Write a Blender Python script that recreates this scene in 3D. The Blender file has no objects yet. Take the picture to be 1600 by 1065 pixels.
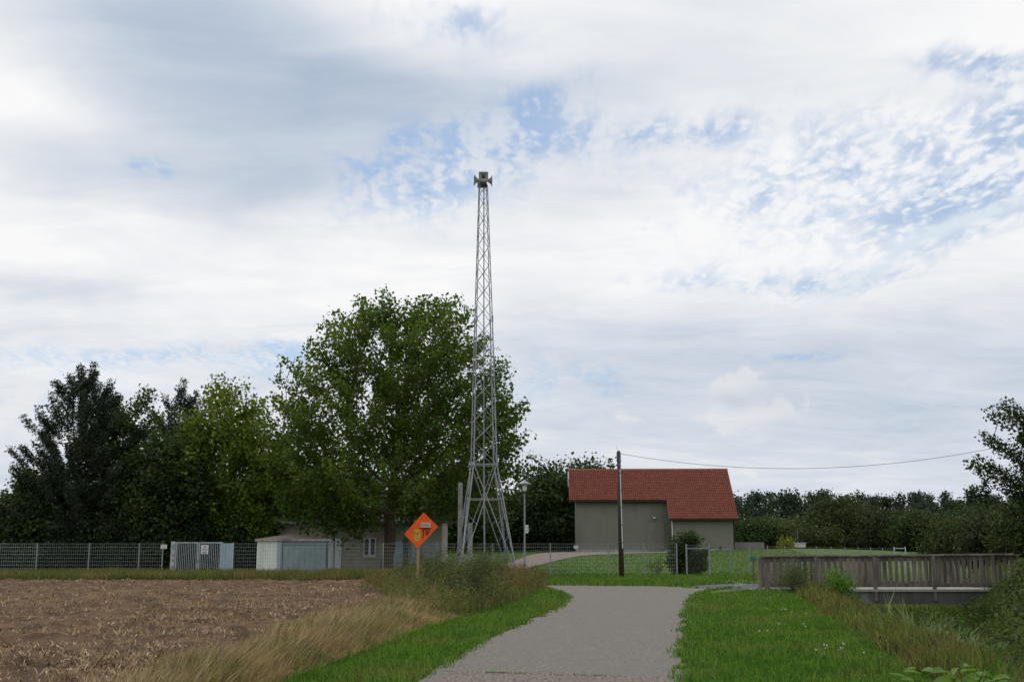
import bpy, math, random
import numpy as np
from mathutils import Vector, Matrix, noise as mnoise

random.seed(7)
R = np.random.RandomState(11)
C = bpy.context.scene.collection
S = bpy.context.scene

# ------------------------------------------------------------------ camera
F = 1800.0            # focal length in photo pixels (photo 1600 x 1065)
EYE = 1.6
PITCH = math.atan((857 - 532.5) / F)
cd = bpy.data.cameras.new('camera')
cd.sensor_width = 36.0
cd.lens = F / 1600 * 36.0
cd.clip_start = 0.1
cd.clip_end = 6000
cam = bpy.data.objects.new('camera', cd)
C.objects.link(cam)
cam.location = (0, 0, EYE)
cam.rotation_euler = (math.pi / 2 + PITCH, 0, 0)
S.camera = cam

def ray(px, py):
    x = (px - 800) / F
    v = (532.5 - py) / F
    c, s = math.cos(PITCH), math.sin(PITCH)
    return (x, c - v * s, s + v * c)

def at(px, py, Y):
    "world point seen at a photo pixel at ground distance Y"
    r = ray(px, py)
    k = Y / r[1]
    return Vector((r[0] * k, Y, EYE + r[2] * k))

# ------------------------------------------------------------------ world
SUN_EL, SUN_AZ = math.radians(52), math.radians(-38)     # azimuth from +Y, negative = left
w = bpy.data.worlds.new('World')
S.world = w
w.use_nodes = True
w.cycles.sampling_method = 'MANUAL'
w.cycles.sample_map_resolution = 256
nt = w.node_tree
nt.nodes.clear()
N, L = nt.nodes, nt.links

def nd(t, **k):
    n = N.new(t)
    for a, b in k.items():
        setattr(n, a, b)
    return n

def mth(op, a, b=None, clamp=False):
    n = nd('ShaderNodeMath', operation=op, use_clamp=clamp)
    for i, v in enumerate((a, b)):
        if v is None:
            continue
        if isinstance(v, (int, float)):
            n.inputs[i].default_value = v
        else:
            L.new(v, n.inputs[i])
    return n.outputs[0]

def vmt(op, a, b=None, s=None):
    n = nd('ShaderNodeVectorMath', operation=op)
    for i, v in enumerate((a, b)):
        if v is None:
            continue
        if isinstance(v, (tuple, list, Vector)):
            n.inputs[i].default_value = tuple(v)
        else:
            L.new(v, n.inputs[i])
    if s is not None:
        if isinstance(s, (int, float)):
            n.inputs['Scale'].default_value = s
        else:
            L.new(s, n.inputs['Scale'])
    return n.outputs['Value'] if op in ('DOT_PRODUCT', 'LENGTH') else n.outputs[0]

def noi(vec, scale, detail=4, rough=0.55, dist=0.0):
    n = nd('ShaderNodeTexNoise')
    L.new(vec, n.inputs['Vector'])
    n.inputs['Scale'].default_value = scale
    n.inputs['Detail'].default_value = detail
    n.inputs['Roughness'].default_value = rough
    n.inputs['Distortion'].default_value = dist
    return n.outputs['Fac'], n.outputs['Color']

def rng(v, a, b, c=0.0, d=1.0):
    n = nd('ShaderNodeMapRange', interpolation_type='SMOOTHSTEP')
    L.new(v, n.inputs[0])
    for i, q in enumerate((a, b, c, d)):
        n.inputs[i + 1].default_value = q
    return n.outputs[0]

def mixc(f, a, b):
    n = nd('ShaderNodeMix', data_type='RGBA')
    for i, v in ((0, f), (6, a), (7, b)):
        if isinstance(v, (int, float)):
            n.inputs[i].default_value = v
        elif isinstance(v, (tuple, list)):
            n.inputs[i].default_value = tuple(v) + (1,)
        else:
            L.new(v, n.inputs[i])
    return n.outputs[2]

sky = nd('ShaderNodeTexSky', sky_type='NISHITA')
sky.sun_disc = False
sky.sun_elevation = SUN_EL
sky.sun_rotation = SUN_AZ
sky.air_density = 1.0
sky.dust_density = 0.6
sky.ozone_density = 1.5
tc = nd('ShaderNodeTexCoord')
dirv = vmt('NORMALIZE', tc.outputs['Generated'])
sep = nd('ShaderNodeSeparateXYZ')
L.new(dirv, sep.inputs[0])
dz = mth('ADD', mth('MAXIMUM', sep.outputs[2], 0.0), 0.16)
cmb = nd('ShaderNodeCombineXYZ')
L.new(mth('DIVIDE', sep.outputs[0], dz), cmb.inputs[0])
L.new(mth('DIVIDE', sep.outputs[1], dz), cmb.inputs[1])
P = cmb.outputs[0]                       # position on a flat cloud layer
_, wcol = noi(dirv, 4.0, 3, 0.5)
warp = vmt('ADD', dirv, vmt('SCALE', vmt('SUBTRACT', wcol, (.5, .5, .5)), None, 0.075))
_, wcol2 = noi(dirv, 22.0, 3, 0.6)
warp = vmt('ADD', warp, vmt('SCALE', vmt('SUBTRACT', wcol2, (.5, .5, .5)), None, 0.018))

def blob(px, py, rx, ry, ang=0, power=1.0):
    "soft elliptical region of the sky around a fixed compass direction"
    c = Vector(ray(px, py)).normalized()
    u = (Vector(ray(px + 10, py)).normalized() - c).normalized()
    v = (Vector(ray(px, py - 10)).normalized() - c).normalized()
    a = math.radians(ang)
    U = u * math.cos(a) + v * math.sin(a)
    V = v * math.cos(a) - u * math.sin(a)
    du = mth('DIVIDE', mth('SUBTRACT', vmt('DOT_PRODUCT', warp, U), c.dot(U)), rx / F)
    dv = mth('DIVIDE', mth('SUBTRACT', vmt('DOT_PRODUCT', warp, V), c.dot(V)), ry / F)
    q = mth('ADD', mth('MULTIPLY', du, du), mth('MULTIPLY', dv, dv))
    e = mth('POWER', 2.718, mth('MULTIPLY', q, -1.0))
    front = mth('GREATER_THAN', vmt('DOT_PRODUCT', dirv, c), 0.0)
    return mth('MULTIPLY', mth('MULTIPLY', e, front), power)

def addall(lst):
    r = lst[0]
    for q in lst[1:]:
        r = mth('ADD', r, q)
    return r

big, _ = noi(P, 0.9, 6, 0.55, 0.3)
mid, _ = noi(P, 3.0, 5, 0.6, 0.4)
fine, _ = noi(P, 11.0, 4, 0.6, 0.2)
# grey undersides of the thick cloud
grey = addall([blob(300, 60, 220, 110, -20, 1.15), blob(480, 170, 290, 95, -12, 1.25), blob(330, 280, 260, 60, 0, .45),
               blob(720, 150, 260, 36, 4, .55), blob(100, 225, 220, 38, 0, .4), blob(90, 450, 130, 24, 0, .4),
               blob(440, 285, 120, 36, 5, .4), blob(1150, 110, 380, 130, 0, .30),
               blob(930, 325, 130, 28, 0, .25), blob(1300, 560, 500, 110, 0, .42), blob(1050, 540, 240, 30, 0, .3),
               blob(1250, 640, 500, 100, 0, .3)])
grey = mth('ADD', grey, mth('MULTIPLY', mth('SUBTRACT', big, 0.5), 0.9))
grey = mth('ADD', grey, mth('MULTIPLY', mth('SUBTRACT', mid, 0.5), 0.35))
low = rng(sep.outputs[2], 0.30, 0.0, 0.0, 0.50)
grey = mth('ADD', grey, low)
grey = mth('MAXIMUM', grey, 0.0)
grey = mth('SUBTRACT', 1.0, mth('POWER', 2.718, mth('MULTIPLY', grey, -1.25)))
streak, _ = noi(vmt('MULTIPLY', P, (.8, 1.6, 1.0)), 2.6, 7, 0.62, 0.6)
grey = mth('ADD', grey, mth('MULTIPLY', mth('SUBTRACT', streak, 0.52), 0.75), clamp=True)
cloud = mixc(grey, (9.5, 9.5, 9.55), (4.1, 5.0, 6.35))
# holes in the cloud
region = addall([blob(760, 245, 230, 80, 18, .92), blob(700, 40, 130, 50, 0, .85), blob(850, 150, 150, 34, 20, .6), blob(690, 285, 150, 60, 10, .9),
                 blob(1560, 95, 120, 24, -8, 1.2), blob(245, 243, 40, 22, 0, 1.5), blob(1300, 265, 280, 90, 12, .95),
                 blob(1520, 330, 190, 70, 22, 1.0), blob(1180, 430, 190, 22, 0, .85), blob(1600, 180, 90, 90, 0, .6),
                 blob(1250, 549, 70, 12, 0, 1.0), blob(250, 545, 330, 22, 3, .85), blob(1060, 205, 170, 30, 0, .8),
                 blob(480, 560, 140, 40, 0, .7), blob(880, 600, 140, 40, 0, .8),blob(120, 640, 150, 60, 0, .55)])
vor = nd('ShaderNodeTexVoronoi', feature='SMOOTH_F1')
_, vw = noi(P, 6.0, 3, 0.6)
_, vw2 = noi(P, 40.0, 2, 0.6)
L.new(vmt('ADD', vmt('ADD', vmt('MULTIPLY', P, (1.0, .45, 1.0)), vmt('SCALE', vw, None, 0.12)), vmt('SCALE', vw2, None, 0.014)), vor.inputs['Vector'])
vor.inputs['Scale'].default_value = 44.0
vor.inputs['Smoothness'].default_value = 1.0
cells = rng(vor.outputs['Distance'], 0.05, 0.65)
Q = vmt('MULTIPLY', P, (1.0, .5, 1.0))
finer, _ = noi(Q, 60.0, 4, 0.65)
puff, _ = noi(Q, 9.0, 4, 0.6, 0.5)
gap = mth('ADD', mth('MULTIPLY', cells, 0.45), mth('MULTIPLY', finer, 0.75))
gap = mth('ADD', gap, mth('MULTIPLY', mth('SUBTRACT', puff, 0.5), 1.5))
gap = rng(gap, 0.38, 0.98)
soft = rng(mth('ADD', mth('MULTIPLY', region, 0.85), mth('MULTIPLY', mth('SUBTRACT', puff, 0.5), 1.1)), 0.15, 1.15)
hole = mth('MULTIPLY', soft, mth('ADD', mth('MULTIPLY', gap, 0.62), 0.15))
skyc = vmt('MULTIPLY', sky.outputs[0], (1.0, 1.05, 1.08))
blue = mixc(0.45, skyc, (3.0, 4.9, 8.0))
col = mixc(hole, cloud, blue)
# trail of ice cloud on the right
trail = mth('MULTIPLY', blob(1490, 365, 210, 12, 22, 1.3), rng(fine, .2, .7, .5, 1.0))
col = mixc(trail, col, (7.0, 7.8, 8.6))
# low cumulus heads: bright tops with greyer bases
cum = addall([blob(1140, 590, 65, 34, 0, 1.0), blob(1205, 640, 70, 30, 0, 1.0), blob(930, 665, 60, 17, 0, .9), blob(1120, 655, 70, 20, 0, .8), blob(700, 460, 50, 20, 0, .0),
              blob(1440, 735, 90, 9, 4, .9), blob(1180, 745, 60, 8, 0, .6), blob(1360, 610, 70, 20, 0, .6),
              blob(1480, 640, 80, 18, 10, .6), blob(60, 610, 60, 30, 0, .8), blob(120, 660, 110, 40, 0, .8)])
cn, _ = noi(dirv, 26, 6, 0.6)
cn2, _ = noi(dirv, 60, 4, 0.6)
cm = rng(mth('ADD', mth('MULTIPLY', cum, .75), mth('ADD', mth('MULTIPLY', mth('SUBTRACT', cn, 0.5), 2.8), mth('MULTIPLY', mth('SUBTRACT', cn2, 0.5), .5))), 0.42, 0.80)
cm = mth('MULTIPLY', cm, rng(cum, .02, .35))
shade = addall([blob(1150, 615, 60, 20, 0, 1.0), blob(1235, 665, 60, 18, 0, .9), blob(940, 678, 50, 9, 0, .6)])
cshade = mth('MINIMUM', mth('MULTIPLY', mth('ADD', cn, 0.3), shade), 1.0)
col = mixc(mth('MULTIPLY', cm, 0.55), col, mixc(cshade, (8.3, 8.3, 8.35), (5.3, 5.9, 6.8)))
bg = nd('ShaderNodeBackground')
bg.inputs['Strength'].default_value = 0.1
L.new(col, bg.inputs['Color'])
wo = nd('ShaderNodeOutputWorld')
L.new(bg.outputs[0], wo.inputs[0])

sd = bpy.data.lights.new('sun', 'SUN')
sd.energy = 1.3
sd.angle = math.radians(12)
sd.color = (1.0, 0.95, 0.87)
sun = bpy.data.objects.new('sun', sd)
C.objects.link(sun)
tosun = Vector((math.sin(SUN_AZ) * math.cos(SUN_EL), math.cos(SUN_AZ) * math.cos(SUN_EL), math.sin(SUN_EL)))
sun.rotation_euler = tosun.to_track_quat('Z', 'Y').to_euler()

S.view_settings.view_transform = 'Standard'
S.view_settings.look = 'None'
S.view_settings.gamma = 1.0
S.view_settings.use_curve_mapping = False
S.view_settings.exposure = 0.0
S.render.engine = 'CYCLES'
S.cycles.max_bounces = 5
S.cycles.diffuse_bounces = 3
S.cycles.transmission_bounces = 3

# ------------------------------------------------------------------ materials
def material(name, c1, c2=None, scale=6.0, rough=0.8, bump=0.0, bscale=40.0, metallic=0.0, c3=None, s3=1.0,
             coord='Object', island=0.0, trans=None, stretch=None, lo=.35, hi=.65, lo3=.45, hi3=.65):
    m = bpy.data.materials.new(name)
    m.use_nodes = True
    t = m.node_tree
    n, l = t.nodes, t.links
    b = n['Principled BSDF']
    b.inputs['Roughness'].default_value = rough
    b.inputs['Metallic'].default_value = metallic
    b.inputs['Specular IOR Level'].default_value = 0.3
    co = n.new('ShaderNodeTexCoord').outputs[coord]
    if stretch:
        mp = n.new('ShaderNodeMapping')
        mp.inputs['Scale'].default_value = stretch
        l.new(co, mp.inputs[0])
        co = mp.outputs[0]
    def mix(f, a, bb):
        x = n.new('ShaderNodeMix'); x.data_type = 'RGBA'
        for i, v in ((0, f), (6, a), (7, bb)):
            if isinstance(v, tuple):
                x.inputs[i].default_value = v + (1,)
            elif isinstance(v, (int, float)):
                x.inputs[i].default_value = v
            else:
                l.new(v, x.inputs[i])
        return x.outputs[2]
    def ns(sc, lo, hi, det=5):
        x = n.new('ShaderNodeTexNoise')
        x.inputs['Scale'].default_value = sc
        x.inputs['Detail'].default_value = det
        x.inputs['Roughness'].default_value = .6
        l.new(co, x.inputs['Vector'])
        r = n.new('ShaderNodeMapRange')
        r.inputs[1].default_value = lo; r.inputs[2].default_value = hi
        l.new(x.outputs['Fac'], r.inputs[0])
        return r.outputs[0]
    cc = c1
    if c2:
        cc = mix(ns(scale, lo, hi), c1, c2)
    if c3:
        cc = mix(ns(s3, lo3, hi3), cc, c3)
    if island > 0:
        g = n.new('ShaderNodeNewGeometry')
        r = n.new('ShaderNodeMapRange')
        r.inputs[3].default_value = 1 - island; r.inputs[4].default_value = 1 + island
        l.new(g.outputs['Random Per Island'], r.inputs[0])
        h = n.new('ShaderNodeHueSaturation')
        l.new(r.outputs[0], h.inputs['Value'])
        r2 = n.new('ShaderNodeMapRange')
        r2.inputs[3].default_value = .5 - island * .045; r2.inputs[4].default_value = .5 + island * .045
        wn = n.new('ShaderNodeTexWhiteNoise'); wn.noise_dimensions = '1D'
        l.new(g.outputs['Random Per Island'], wn.inputs['W'])
        l.new(wn.outputs['Value'], r2.inputs[0])
        l.new(r2.outputs[0], h.inputs['Hue'])
        if isinstance(cc, tuple):
            h.inputs['Color'].default_value = cc + (1,)
        else:
            l.new(cc, h.inputs['Color'])
        cc = h.outputs[0]
    if isinstance(cc, tuple):
        b.inputs['Base Color'].default_value = cc + (1,)
    else:
        l.new(cc, b.inputs['Base Color'])
    if bump > 0:
        x = n.new('ShaderNodeTexNoise')
        x.inputs['Scale'].default_value = bscale
        x.inputs['Detail'].default_value = 6
        l.new(co, x.inputs['Vector'])
        bp = n.new('ShaderNodeBump')
        bp.inputs['Strength'].default_value = min(1.0, bump)
        bp.inputs['Distance'].default_value = 0.02 * max(1, bump)
        l.new(x.outputs['Fac'], bp.inputs['Height'])
        l.new(bp.outputs[0], b.inputs['Normal'])
    if trans is not None:
        tr = n.new('ShaderNodeBsdfTranslucent')
        if isinstance(cc, tuple):
            tr.inputs[0].default_value = cc + (1,)
        else:
            hh = n.new('ShaderNodeMix'); hh.data_type = 'RGBA'; hh.blend_type = 'MULTIPLY'
            hh.inputs[0].default_value = 1
            l.new(cc, hh.inputs[6]); hh.inputs[7].default_value = (1.5, 1.5, .8, 1)
            l.new(hh.outputs[2], tr.inputs[0])
        ms = n.new('ShaderNodeMixShader')
        ms.inputs[0].default_value = trans
        l.new(b.outputs[0], ms.inputs[1]); l.new(tr.outputs[0], ms.inputs[2])
        l.new(ms.outputs[0], n['Material Output'].inputs[0])
    return m

M = {}
M['ground'] = material('meadow', (.045, .098, .014), (.068, .125, .02), 1.2, .95, .8, 30, c3=(.085, .11, .03), s3=.25)
M['lawn_blade'] = material('grass_blade', (.050, .128, .012), (.086, .180, .022), 1.6, .7, island=.6, trans=.35, c3=(.125, .165, .038), s3=.45)
M['verge_mix'] = material('verge_blade', (.06, .10, .02), (.12, .125, .04), 1.1, .8, island=.5, trans=.3, c3=(.19, .15, .075), s3=.5)
M['dry_blade'] = material('dry_grass', (.36, .28, .15), (.26, .21, .09), .9, .85, island=.55, trans=.3, c3=(.14, .17, .04), s3=.5, lo3=.46, hi3=.64)
M['rough_blade'] = material('rough_grass', (.12, .155, .028), (.20, .175, .065), .6, .85, island=.6, trans=.3, c3=(.065, .13, .022), s3=.3, lo3=.42, hi3=.56)
M['bank_blade'] = material('bank_grass_blade', (.17, .125, .055), (.10, .105, .03), .8, .85, island=.75, trans=.3, c3=(.075, .105, .024), s3=.7)
M['leaf_ditch'] = material('ditch_weed_leaf', (.062, .098, .022), (.10, .125, .035), .7, .65, island=.5, trans=.35, c3=(.045, .10, .02), s3=.4)
M['leaf_shaded'] = material('shaded_shrub_leaf', (.014, .027, .009), (.02, .036, .011), .4, .7, island=.4, trans=.2)  # deep shade behind the left fence is put into this near-black leaf colour
M['reed'] = material('reed_leaf', (.15, .22, .10), (.20, .26, .13), 2, .5, island=.4, trans=.25)
M['mugwort'] = material('mugwort_leaf', (.075, .10, .036), (.125, .135, .050), 2, .85, island=.6, trans=.3, c3=(.23, .20, .09), s3=.9)
M['mug_bush'] = material('mugwort_bush_leaf', (.055, .082, .032), (.105, .122, .048), 2, .85, island=.5, trans=.25)
M['russet'] = material('russet_weed', (.16, .10, .055), (.12, .12, .04), 1.5, .85, island=.5, trans=.25)
M['soil'] = material('ploughed_soil', (.046, .025, .013), (.104, .060, .030), 3.4, .97, 1.0, 26, c3=(.140, .083, .039), s3=.8, lo=.4, hi=.62)
M['straw'] = material('straw', (.42, .32, .20), (.21, .14, .075), 3, .85, island=.55)
M['asphalt'] = material('worn_asphalt', (.088, .082, .073), (.235, .220, .199), 30, .95, .8, 90, c3=(.145, .134, .124), s3=2.6, lo=.3, hi=.7, lo3=.50, hi3=.70)
M['asphalt_near'] = material('pebbled_asphalt', (.07, .058, .05), (.26, .22, .19), 30, .95, .8, 60, lo=.42, hi=.6)
M['asphalt_dark'] = material('dark_asphalt', (.065, .066, .074), (.10, .10, .11), 20, .9, .3, 120)
M['gravel'] = material('drive_gravel', (.15, .12, .108), (.215, .18, .16), 14, .95, .6, 60)
M['steel'] = material('galvanised_steel', (.30, .32, .345), (.22, .24, .26), 8, .5, metallic=.35)
M['steel_dull'] = material('dull_steel', (.20, .22, .25), (.27, .29, .32), 6, .55, metallic=.2)
M['steel_dark'] = material('dark_steel', (.05, .055, .06), (.09, .09, .10), 6, .5)
M['wire'] = material('fence_wire', (.34, .38, .37), (.26, .30, .28), 1, .6, metallic=.1)
M['wire_green'] = material('green_wire', (.13, .16, .13), (.18, .2, .17), 1, .6)
M['white_steel'] = material('white_painted_steel', (.44, .48, .52), (.33, .37, .41), 5, .55)
M['panel_blue'] = material('pale_blue_sheet', (.33, .43, .49), (.27, .36, .42), 2, .6)
M['cladding'] = material('white_cladding', (.74, .76, .74), (.60, .62, .61), 1.4, .6, stretch=(1, 1, .3))
M['shed_door'] = material('grey_blue_sheet', (.24, .31, .33), (.18, .23, .25), 1.2, .7)
M['shed_roof'] = material('brown_bitumen', (.095, .072, .058), (.15, .12, .098), 2.5, .9, .4, 30)
M['render_wall'] = material('rendered_block', (.185, .187, .155), (.21, .21, .176), .8, .95, .5, 25, c3=(.158, .160, .134), s3=.5, stretch=(1, 1, .45))
M['house_wall'] = material('beige_render', (.31, .29, .24), (.26, .24, .2), 1, .95, .5, 25)
M['house_roof'] = material('grey_sheet_roof', (.14, .13, .12), (.18, .165, .15), 2, .9)
M['white_paint'] = material('white_paint', (.62, .64, .68), (.52, .55, .60), 2, .6)
M['glass'] = material('dark_glass', (.012, .014, .018), None, 1, .08)
M['tile'] = material('red_clay_tile', (.245, .074, .048), (.205, .062, .040), 1.5, .75, island=.16)
M['tile_ridge'] = material('ridge_tile', (.27, .085, .055), (.21, .07, .05), 2, .8)
M['barn_door'] = material('grey_door_board', (.235, .225, .205), (.20, .19, .175), 3, .85)
M['black_wood'] = material('dark_eave_board', (.03, .027, .025), None, 1, .8)
M['concrete'] = material('weathered_concrete', (.24, .24, .235), (.36, .36, .35), 2.5, .95, .6, 30, c3=(.13, .13, .125), s3=1.3, stretch=(1, 1, .45), lo3=.52, hi3=.72)
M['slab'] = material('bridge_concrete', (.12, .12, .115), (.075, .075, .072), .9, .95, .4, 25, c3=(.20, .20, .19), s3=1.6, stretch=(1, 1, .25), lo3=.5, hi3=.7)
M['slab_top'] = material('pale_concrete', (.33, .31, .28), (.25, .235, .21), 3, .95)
M['wood'] = material('grey_weathered_wood', (.150, .133, .112), (.075, .066, .056), 5, .92, .7, 60, c3=(.22, .198, .17), s3=2.0, stretch=(1, 1, .18))
M['pole_wood'] = material('tarred_pole', (.045, .032, .028), (.085, .055, .042), 3, .85, .6, 30, stretch=(1, 1, .1))
M['post_wood'] = material('pine_post', (.34, .23, .12), (.25, .17, .10), 5, .8, stretch=(1, 1, .15))
M['orange'] = material('orange_paint', (.78, .105, .014), (.70, .085, .012), 3, .55)
M['yellow'] = material('yellow_sticker', (.60, .36, .025), (.50, .30, .02), 5, .6)
M['plate'] = material('cream_plate', (.55, .47, .38), (.45, .37, .30), 9, .6)
M['black'] = material('black_ink', (.02, .015, .015), None, 1, .6)
M['signwhite'] = material('white_sign', (.62, .64, .64), None, 1, .5)
M['grey_ink'] = material('grey_ink', (.13, .13, .14), None, 1, .6)
M['lampglass'] = material('frosted_cover', (.62, .62, .60), None, 1, .35)
M['horn'] = material('grey_horn_paint', (.22, .23, .22), (.30, .31, .29), 8, .6)
M['teal'] = material('teal_paint', (.03, .15, .12), None, 1, .6)
M['bark'] = material('brown_bark', (.065, .045, .033), (.11, .08, .06), 9, .95, .9, 30, stretch=(1, 1, .3))
M['leaf_main'] = material('broad_leaf', (.048, .094, .012), (.063, .114, .015), .5, .55, island=.35, trans=.45, c3=(.088, .13, .016), s3=.22)
M['leaf_oak'] = material('yellow_green_leaf', (.088, .142, .016), (.108, .160, .02), .5, .6, island=.5, trans=.45)
M['leaf_dark'] = material('dark_leaf', (.026, .051, .012), (.037, .065, .015), .4, .6, island=.45, trans=.3)
M['leaf_mid'] = material('mid_leaf', (.050, .085, .018), (.066, .10, .022), .4, .6, island=.45, trans=.35)
M['leaf_grey'] = material('grey_green_leaf', (.062, .09, .030), (.085, .11, .038), .4, .7, island=.45, trans=.3)
M['leaf_bright'] = material('fresh_leaf', (.070, .17, .016), (.09, .20, .022), 1.5, .55, island=.35, trans=.4)
M['leaf_yellow'] = material('yellow_flower_leaf', (.26, .24, .02), (.07, .14, .02), 3, .6, island=.4, trans=.3)
M['leaf_green2'] = material('deep_mid_leaf', (.036, .068, .014), (.048, .082, .017), .4, .6, island=.4, trans=.35)
M['leaf_olive'] = material('olive_leaf', (.032, .048, .012), (.042, .058, .015), .4, .6, island=.4, trans=.3)
M['leaf_greyd'] = material('dull_grey_leaf', (.031, .044, .018), (.039, .052, .021), .4, .7, island=.4, trans=.25)
M['needle'] = material('pine_needle', (.024, .040, .024), (.036, .052, .030), .6, .7, island=.4, trans=.12)
M['forest'] = material('far_wood_leaf', (.024, .048, .028), (.036, .062, .035), .05, .75, island=.4, trans=.22)
M['petal'] = material('white_petal', (.75, .75, .68), None, 1, .6)

# ------------------------------------------------------------------ mesh helpers
class MB:
    def __init__(s):
        s.v, s.f = [], []
    def add(s, vs, fs):
        o = len(s.v)
        s.v += [tuple(q) for q in vs]
        s.f += [tuple(i + o for i in f) for f in fs]
        return s
    def box(s, c, d, rot=None):
        x, y, z = d[0] / 2, d[1] / 2, d[2] / 2
        vs = [Vector((a * x, b * y, e * z)) for e in (-1, 1) for a, b in ((-1, -1), (1, -1), (1, 1), (-1, 1))]
        if rot:
            vs = [rot @ q for q in vs]
        c = Vector(c)
        return s.add([q + c for q in vs], [(0, 3, 2, 1), (4, 5, 6, 7), (0, 1, 5, 4), (1, 2, 6, 5), (2, 3, 7, 6), (3, 0, 4, 7)])
    def tube(s, p0, p1, r0, r1=None, n=8, caps=True):
        r1 = r0 if r1 is None else r1
        p0, p1 = Vector(p0), Vector(p1)
        d = (p1 - p0).normalized()
        a = d.orthogonal().normalized()
        b = d.cross(a)
        vs = []
        for p, r in ((p0, r0), (p1, r1)):
            for i in range(n):
                t = 2 * math.pi * (i + .5) / n
                vs.append(p + a * (r * math.cos(t)) + b * (r * math.sin(t)))
        fs = [(i, (i + 1) % n, n + (i + 1) % n, n + i) for i in range(n)]
        if caps:
            fs += [tuple(range(n))[::-1], tuple(range(n, 2 * n))]
        return s.add(vs, fs)
    def lathe(s, c, prof, n=20):
        vs = []
        for r, z in prof:
            for i in range(n):
                t = 2 * math.pi * i / n
                vs.append((c[0] + r * math.cos(t), c[1] + r * math.sin(t), c[2] + z))
        fs = []
        for k in range(len(prof) - 1):
            for i in range(n):
                j = (i + 1) % n
                fs.append((k * n + i, k * n + j, (k + 1) * n + j, (k + 1) * n + i))
        fs.append(tuple(range(n))[::-1])
        fs.append(tuple(range((len(prof) - 1) * n, len(prof) * n)))
        return s.add(vs, fs)
    def prism(s, pts, off):
        "planar polygon pts extruded by vector off"
        n = len(pts)
        off = Vector(off)
        vs = [Vector(p) for p in pts] + [Vector(p) + off for p in pts]
        fs = [tuple(range(n)), tuple(range(n, 2 * n))[::-1]] + [(i, n + i, n + (i + 1) % n, (i + 1) % n) for i in range(n)]
        return s.add(vs, fs)
    def build(s, name, m, parent=None, smooth=False, bevel=0):
        me = bpy.data.meshes.new(name)
        me.from_pydata(s.v, [], s.f)
        me.materials.append(m)
        if smooth:
            for p in me.polygons:
                p.use_smooth = True
        o = bpy.data.objects.new(name, me)
        C.objects.link(o)
        if parent:
            o.parent = parent
            o.matrix_parent_inverse = Matrix.Translation(-parent.location) if parent.type != 'EMPTY' else parent_world(parent).inverted()
        if bevel:
            b = o.modifiers.new('bevel', 'BEVEL')
            b.width = bevel; b.segments = 1
        return o

def parent_world(o):
    m = Matrix.LocRotScale(o.location, o.rotation_euler, o.scale)
    if o.parent:
        m = parent_world(o.parent) @ o.matrix_parent_inverse @ m
    return m

def fastmesh(name, verts, loops, counts, m, parent=None, smooth=False):
    "verts (n,3) array, flat loop indices, vertices per polygon"
    me = bpy.data.meshes.new(name)
    me.vertices.add(len(verts))
    me.vertices.foreach_set('co', np.ascontiguousarray(verts, dtype=np.float32).ravel())
    me.loops.add(len(loops))
    me.loops.foreach_set('vertex_index', np.asarray(loops, dtype=np.int32))
    me.polygons.add(len(counts))
    st = np.concatenate(([0], np.cumsum(counts)[:-1])).astype(np.int32)
    me.polygons.foreach_set('loop_start', st)
    me.polygons.foreach_set('loop_total', np.asarray(counts, dtype=np.int32))
    if smooth:
        me.polygons.foreach_set('use_smooth', np.ones(len(counts), dtype=bool))
    me.update(calc_edges=True)
    me.materials.append(m)
    o = bpy.data.objects.new(name, me)
    C.objects.link(o)
    if parent:
        o.parent = parent
        o.matrix_parent_inverse = parent_world(parent).inverted()
    return o

def thing(name, label, cat, loc=(0, 0, 0), group=None):
    o = bpy.data.objects.new(name, None)
    o.empty_display_size = .3
    C.objects.link(o)
    o.location = loc
    return tag(o, label, cat, group)

def tag(o, label=None, cat=None, group=None, kind=None):
    if label: o['label'] = label
    if cat: o['category'] = cat
    if group: o['group'] = group
    if kind: o['kind'] = kind
    return o

# vectorised value noise
def vnoise(x, y, seed=0):
    def h(i, j):
        n = np.sin(i * 127.1 + j * 311.7 + seed * 74.7) * 43758.5453
        return n - np.floor(n)
    i, j = np.floor(x), np.floor(y)
    fx, fy = x - i, y - j
    fx, fy = fx * fx * (3 - 2 * fx), fy * fy * (3 - 2 * fy)
    return (h(i, j) * (1 - fx) + h(i + 1, j) * fx) * (1 - fy) + (h(i, j + 1) * (1 - fx) + h(i + 1, j + 1) * fx) * fy

def fbm(x, y, o=4, seed=0):
    s, a = 0, .5
    for k in range(o):
        s = s + a * vnoise(x * 2 ** k, y * 2 ** k, seed + k)
        a *= .5
    return s

def sst(a, b, x):
    t = np.clip((x - a) / (b - a), 0, 1)
    return t * t * (3 - 2 * t)

# ------------------------------------------------------------------ terrain
DY = np.array([-30, 5, 14, 22, 30, 47, 62, 78, 95, 125, 200.])
DX = np.array([7.0, 8.4, 9.6, 11.0, 12.4, 15.7, 20.5, 28, 40, 66, 130.])
FA = np.array([11.4, 68.0]); FB = np.array([31.0, 95.0])      # line of the receding chain-link fence
fd = (FB - FA) / np.linalg.norm(FB - FA)

def ditch_u(x, y):
    "0 at the centre of the ditch, 1 at its brim"
    cx = np.interp(y, DY, DX)
    sl = (np.interp(y + 1, DY, DX) - np.interp(y - 1, DY, DX)) / 2
    return (x - cx) / np.sqrt(1 + sl * sl) / 4.3

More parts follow.
